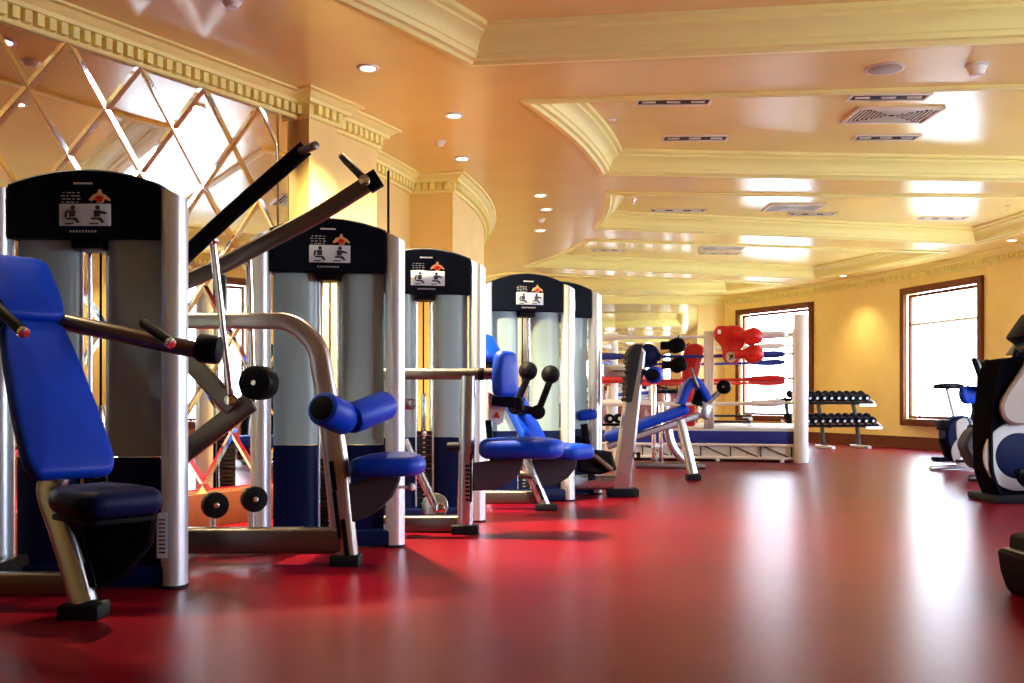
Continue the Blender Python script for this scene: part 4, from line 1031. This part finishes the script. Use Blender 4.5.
# elliptical trainer
e = thing('elliptical_trainer', 'large black elliptical trainer with a white-ringed flywheel and grey swing lever', 'exercise machine', (4.2, 8.3, 0))
D = 8.15
prof = [(976, 470), (975, 430), (979, 388), (984, 366), (990, 360), (1010, 357), (1034, 360), (1060, 372), (1075, 420), (1075, 470), (1062, 494), (1020, 500), (992, 499), (984, 492)]
b = MB(); ipoly(b, rounded(prof, 9, 5), D+.2, -.22, .05); bs = b.build('body_shell', M['matte'], e, 50)
q = W(1018, 456, D-.02); b = MB()
n = 40; vs = []; fs = []
for r_, dz in ((.285, .004), (.28, -.014), (.19, -.014), (.185, .004)): vs += [(q.x+r_*math.cos(2*math.pi*k/n), q.y+dz, q.z+r_*math.sin(2*math.pi*k/n)) for k in range(n)]
for i in range(3):
    for k in range(n): fs.append((i*n+k, i*n+(k+1) % n, (i+1)*n+(k+1) % n, (i+1)*n+k))
b.add(vs, fs); fw = b.build('flywheel_ring', M['lite'], e, 40)
b = MB(); b.cyl(q+Y*.004, q-Y*.010, .186, 36, .005); b.build('flywheel_disc', M['navy'], fw)
b = MB(); ipoly(b, rounded([(1001, 408), (1004, 398), (1024, 368), (1040, 340), (1052, 345), (1046, 400), (1034, 424), (1016, 426), (1005, 420)], 6), D-.12, .07, .02); b.build('swing_lever', M['tan'], e)
b = MB(); b.cyl(W(1012, 412, D-.06), W(1012, 412, D+.02), .04, 16); b.build('lever_pivot', M['black'], e)
b = MB(); b.cyl(W(1012, 362, D+.12), W(1017, 350, D+.1), .018, 12, .004); b.beam(W(1012, 364, D+.12), W(1030, 350, D+.2), .05, .05, .012); b.build('side_handle', M['black'], e)
b = MB(); b.box(W(1036, 335, D+.2), (.30, .3, .26), Matrix.Rotation(R(35), 3, 'Y'), .03); cs = b.build('console', M['black'], e)
b = MB(); b.box(W(1022, 345, D+.2)+Vector((-.02, 0, .0)), (.012, .24, .20), Matrix.Rotation(R(35), 3, 'Y'), .004); b.build('console_screen', M['screen'], cs)
b = MB(); b.beam(W(1040, 345, D+.2), W(1050, 375, D+.2), .1, .12, .02, up=(0, 1, 0)); b.build('console_mast', M['black'], e)
b = MB(); b.box((4.15, D+.12, .03), (.55, .5, .06), None, .02); b.build('base_foot', M['rubber'], e)
b = MB(); b.sweep(smooth([W(1018, 470, D-.22), W(1030, 485, D-.2), W(1080, 480, D-.16), W(1120, 462, D-.1)], 5), rrect(.05, .06, .012, 2)); b.build('pedal_arm', M['black'], e)
b = MB(); b.pad(rounded([(-.17, -.08), (.17, -.08), (.17, .08), (-.17, .08)], .04), W(1045, 478, D-.24), X, Y, Z, .04, .015, .0); b.build('foot_pedal', M['rubber'], e)
b = MB(); b.beam((4.3, D+.2, .08), (5.4, D+.3, .08), .2, .12, .03); b.box((5.4, D+.3, .05), (.12, .6, .1), None, .02); b.build('rear_rail', M['bronze'], e)
# treadmill corner in the foreground
e = thing('treadmill', 'corner of a black treadmill deck with a pale step edge, nearest machine by the windows', 'treadmill', (2.75, 4.0, 0))
D = 4.3
b = MB(); ipoly(b, rounded([(1000, 552), (1003, 549), (1250, 540), (1260, 560), (1250, 596), (1020, 601), (1009, 589), (1003, 572)], 5), D, -.6, .02); b.build('deck', M['black'], e)
b = MB(); q = W(1090, 547, D); b.box((q.x+.1, D-.3, q.z), (.60, .45, .012), None, .004); b.build('running_belt', M['rubber'], e)
b = MB(); ipoly(b, [(1002, 551.5), (1004, 547.5), (1240, 538), (1240, 543)], D+.012, -.624, .002); b.build('step_trim', M['tan'], e)
b = MB(); ipoly(b, rounded([(1011, 549), (1012, 535), (1030, 531), (1110, 520), (1160, 530), (1160, 549)], 3), D-.02, -.10, .015); b.build('side_rail', M['black'], e)
for y_ in (D-.08, D-.52):
    b = MB(); b.beam((3.3, y_, .2), (3.45, y_, 1.3), .05, .08, .015, up=(0, 1, 0)); b.build('upright', M['black'], e)
b = MB(); b.box((3.45, D-.3, 1.33), (.25, .72, .12), Matrix.Rotation(R(-25), 3, 'Y'), .03); b.build('console', M['black'], e)
#END_MACHINES

# ------------------------------------------------------------------ light, sky, camera
w = bpy.data.worlds.new('World'); sc.world = w; w.use_nodes = True; nt = w.node_tree
bg = nt.nodes['Background']; SKY = 18.0
tc = nt.nodes.new('ShaderNodeTexCoord'); sx = nt.nodes.new('ShaderNodeSeparateXYZ'); rp = nt.nodes.new('ShaderNodeValToRGB')
rp.color_ramp.elements[0].position = 0; rp.color_ramp.elements[0].color = (.80, .89, 1, 1)
rp.color_ramp.elements[1].position = .7; rp.color_ramp.elements[1].color = (.55, .72, 1, 1)
nt.links.new(tc.outputs['Generated'], sx.inputs[0]); nt.links.new(sx.outputs['Z'], rp.inputs['Fac']); nt.links.new(rp.outputs['Color'], bg.inputs['Color'])
bg.inputs['Strength'].default_value = SKY
for i, (a0, a1) in enumerate(wins):
    P0, P1 = pol(RO+.3, a0, (WZ0+WZ1)/2), pol(RO+.3, a1, (WZ0+WZ1)/2); l = bpy.data.lights.new('window_portal', 'AREA'); l.shape = 'RECTANGLE'; l.size = (P1-P0).length; l.size_y = WZ1-WZ0
    l.cycles.is_portal = True
    o_ = bpy.data.objects.new('window_portal', l); COL.objects.link(o_); c = (P0+P1)/2; o_.location = c
    n_ = (Vector((CC[0], CC[1], c.z))-c).normalized(); o_.rotation_euler = (-n_).to_track_quat('Z', 'Y').to_euler()
cam = bpy.data.cameras.new('camera'); cam.sensor_width = 36; cam.lens = 36*F/1024; cam.shift_y = 57.5/1024; cam.clip_end = 200
co_ = bpy.data.objects.new('camera', cam); COL.objects.link(co_); co_.location = (0, 0, EYE); co_.rotation_euler = (R(90), 0, 0); sc.camera = co_
for o in bpy.data.objects:
    if '_o' in o: del o['_o']
vs_ = sc.view_settings; sc.display_settings.display_device = 'sRGB'; vs_.view_transform = 'Standard'; vs_.look = 'None'; vs_.gamma = 1; vs_.use_curve_mapping = False; vs_.exposure = 0.45
cy = sc.cycles; cy.use_denoising = True; cy.max_bounces = 10; cy.diffuse_bounces = 5; cy.glossy_bounces = 5; cy.transparent_max_bounces = 16; cy.caustics_reflective = False; cy.caustics_refractive = False; cy.sample_clamp_indirect = 6
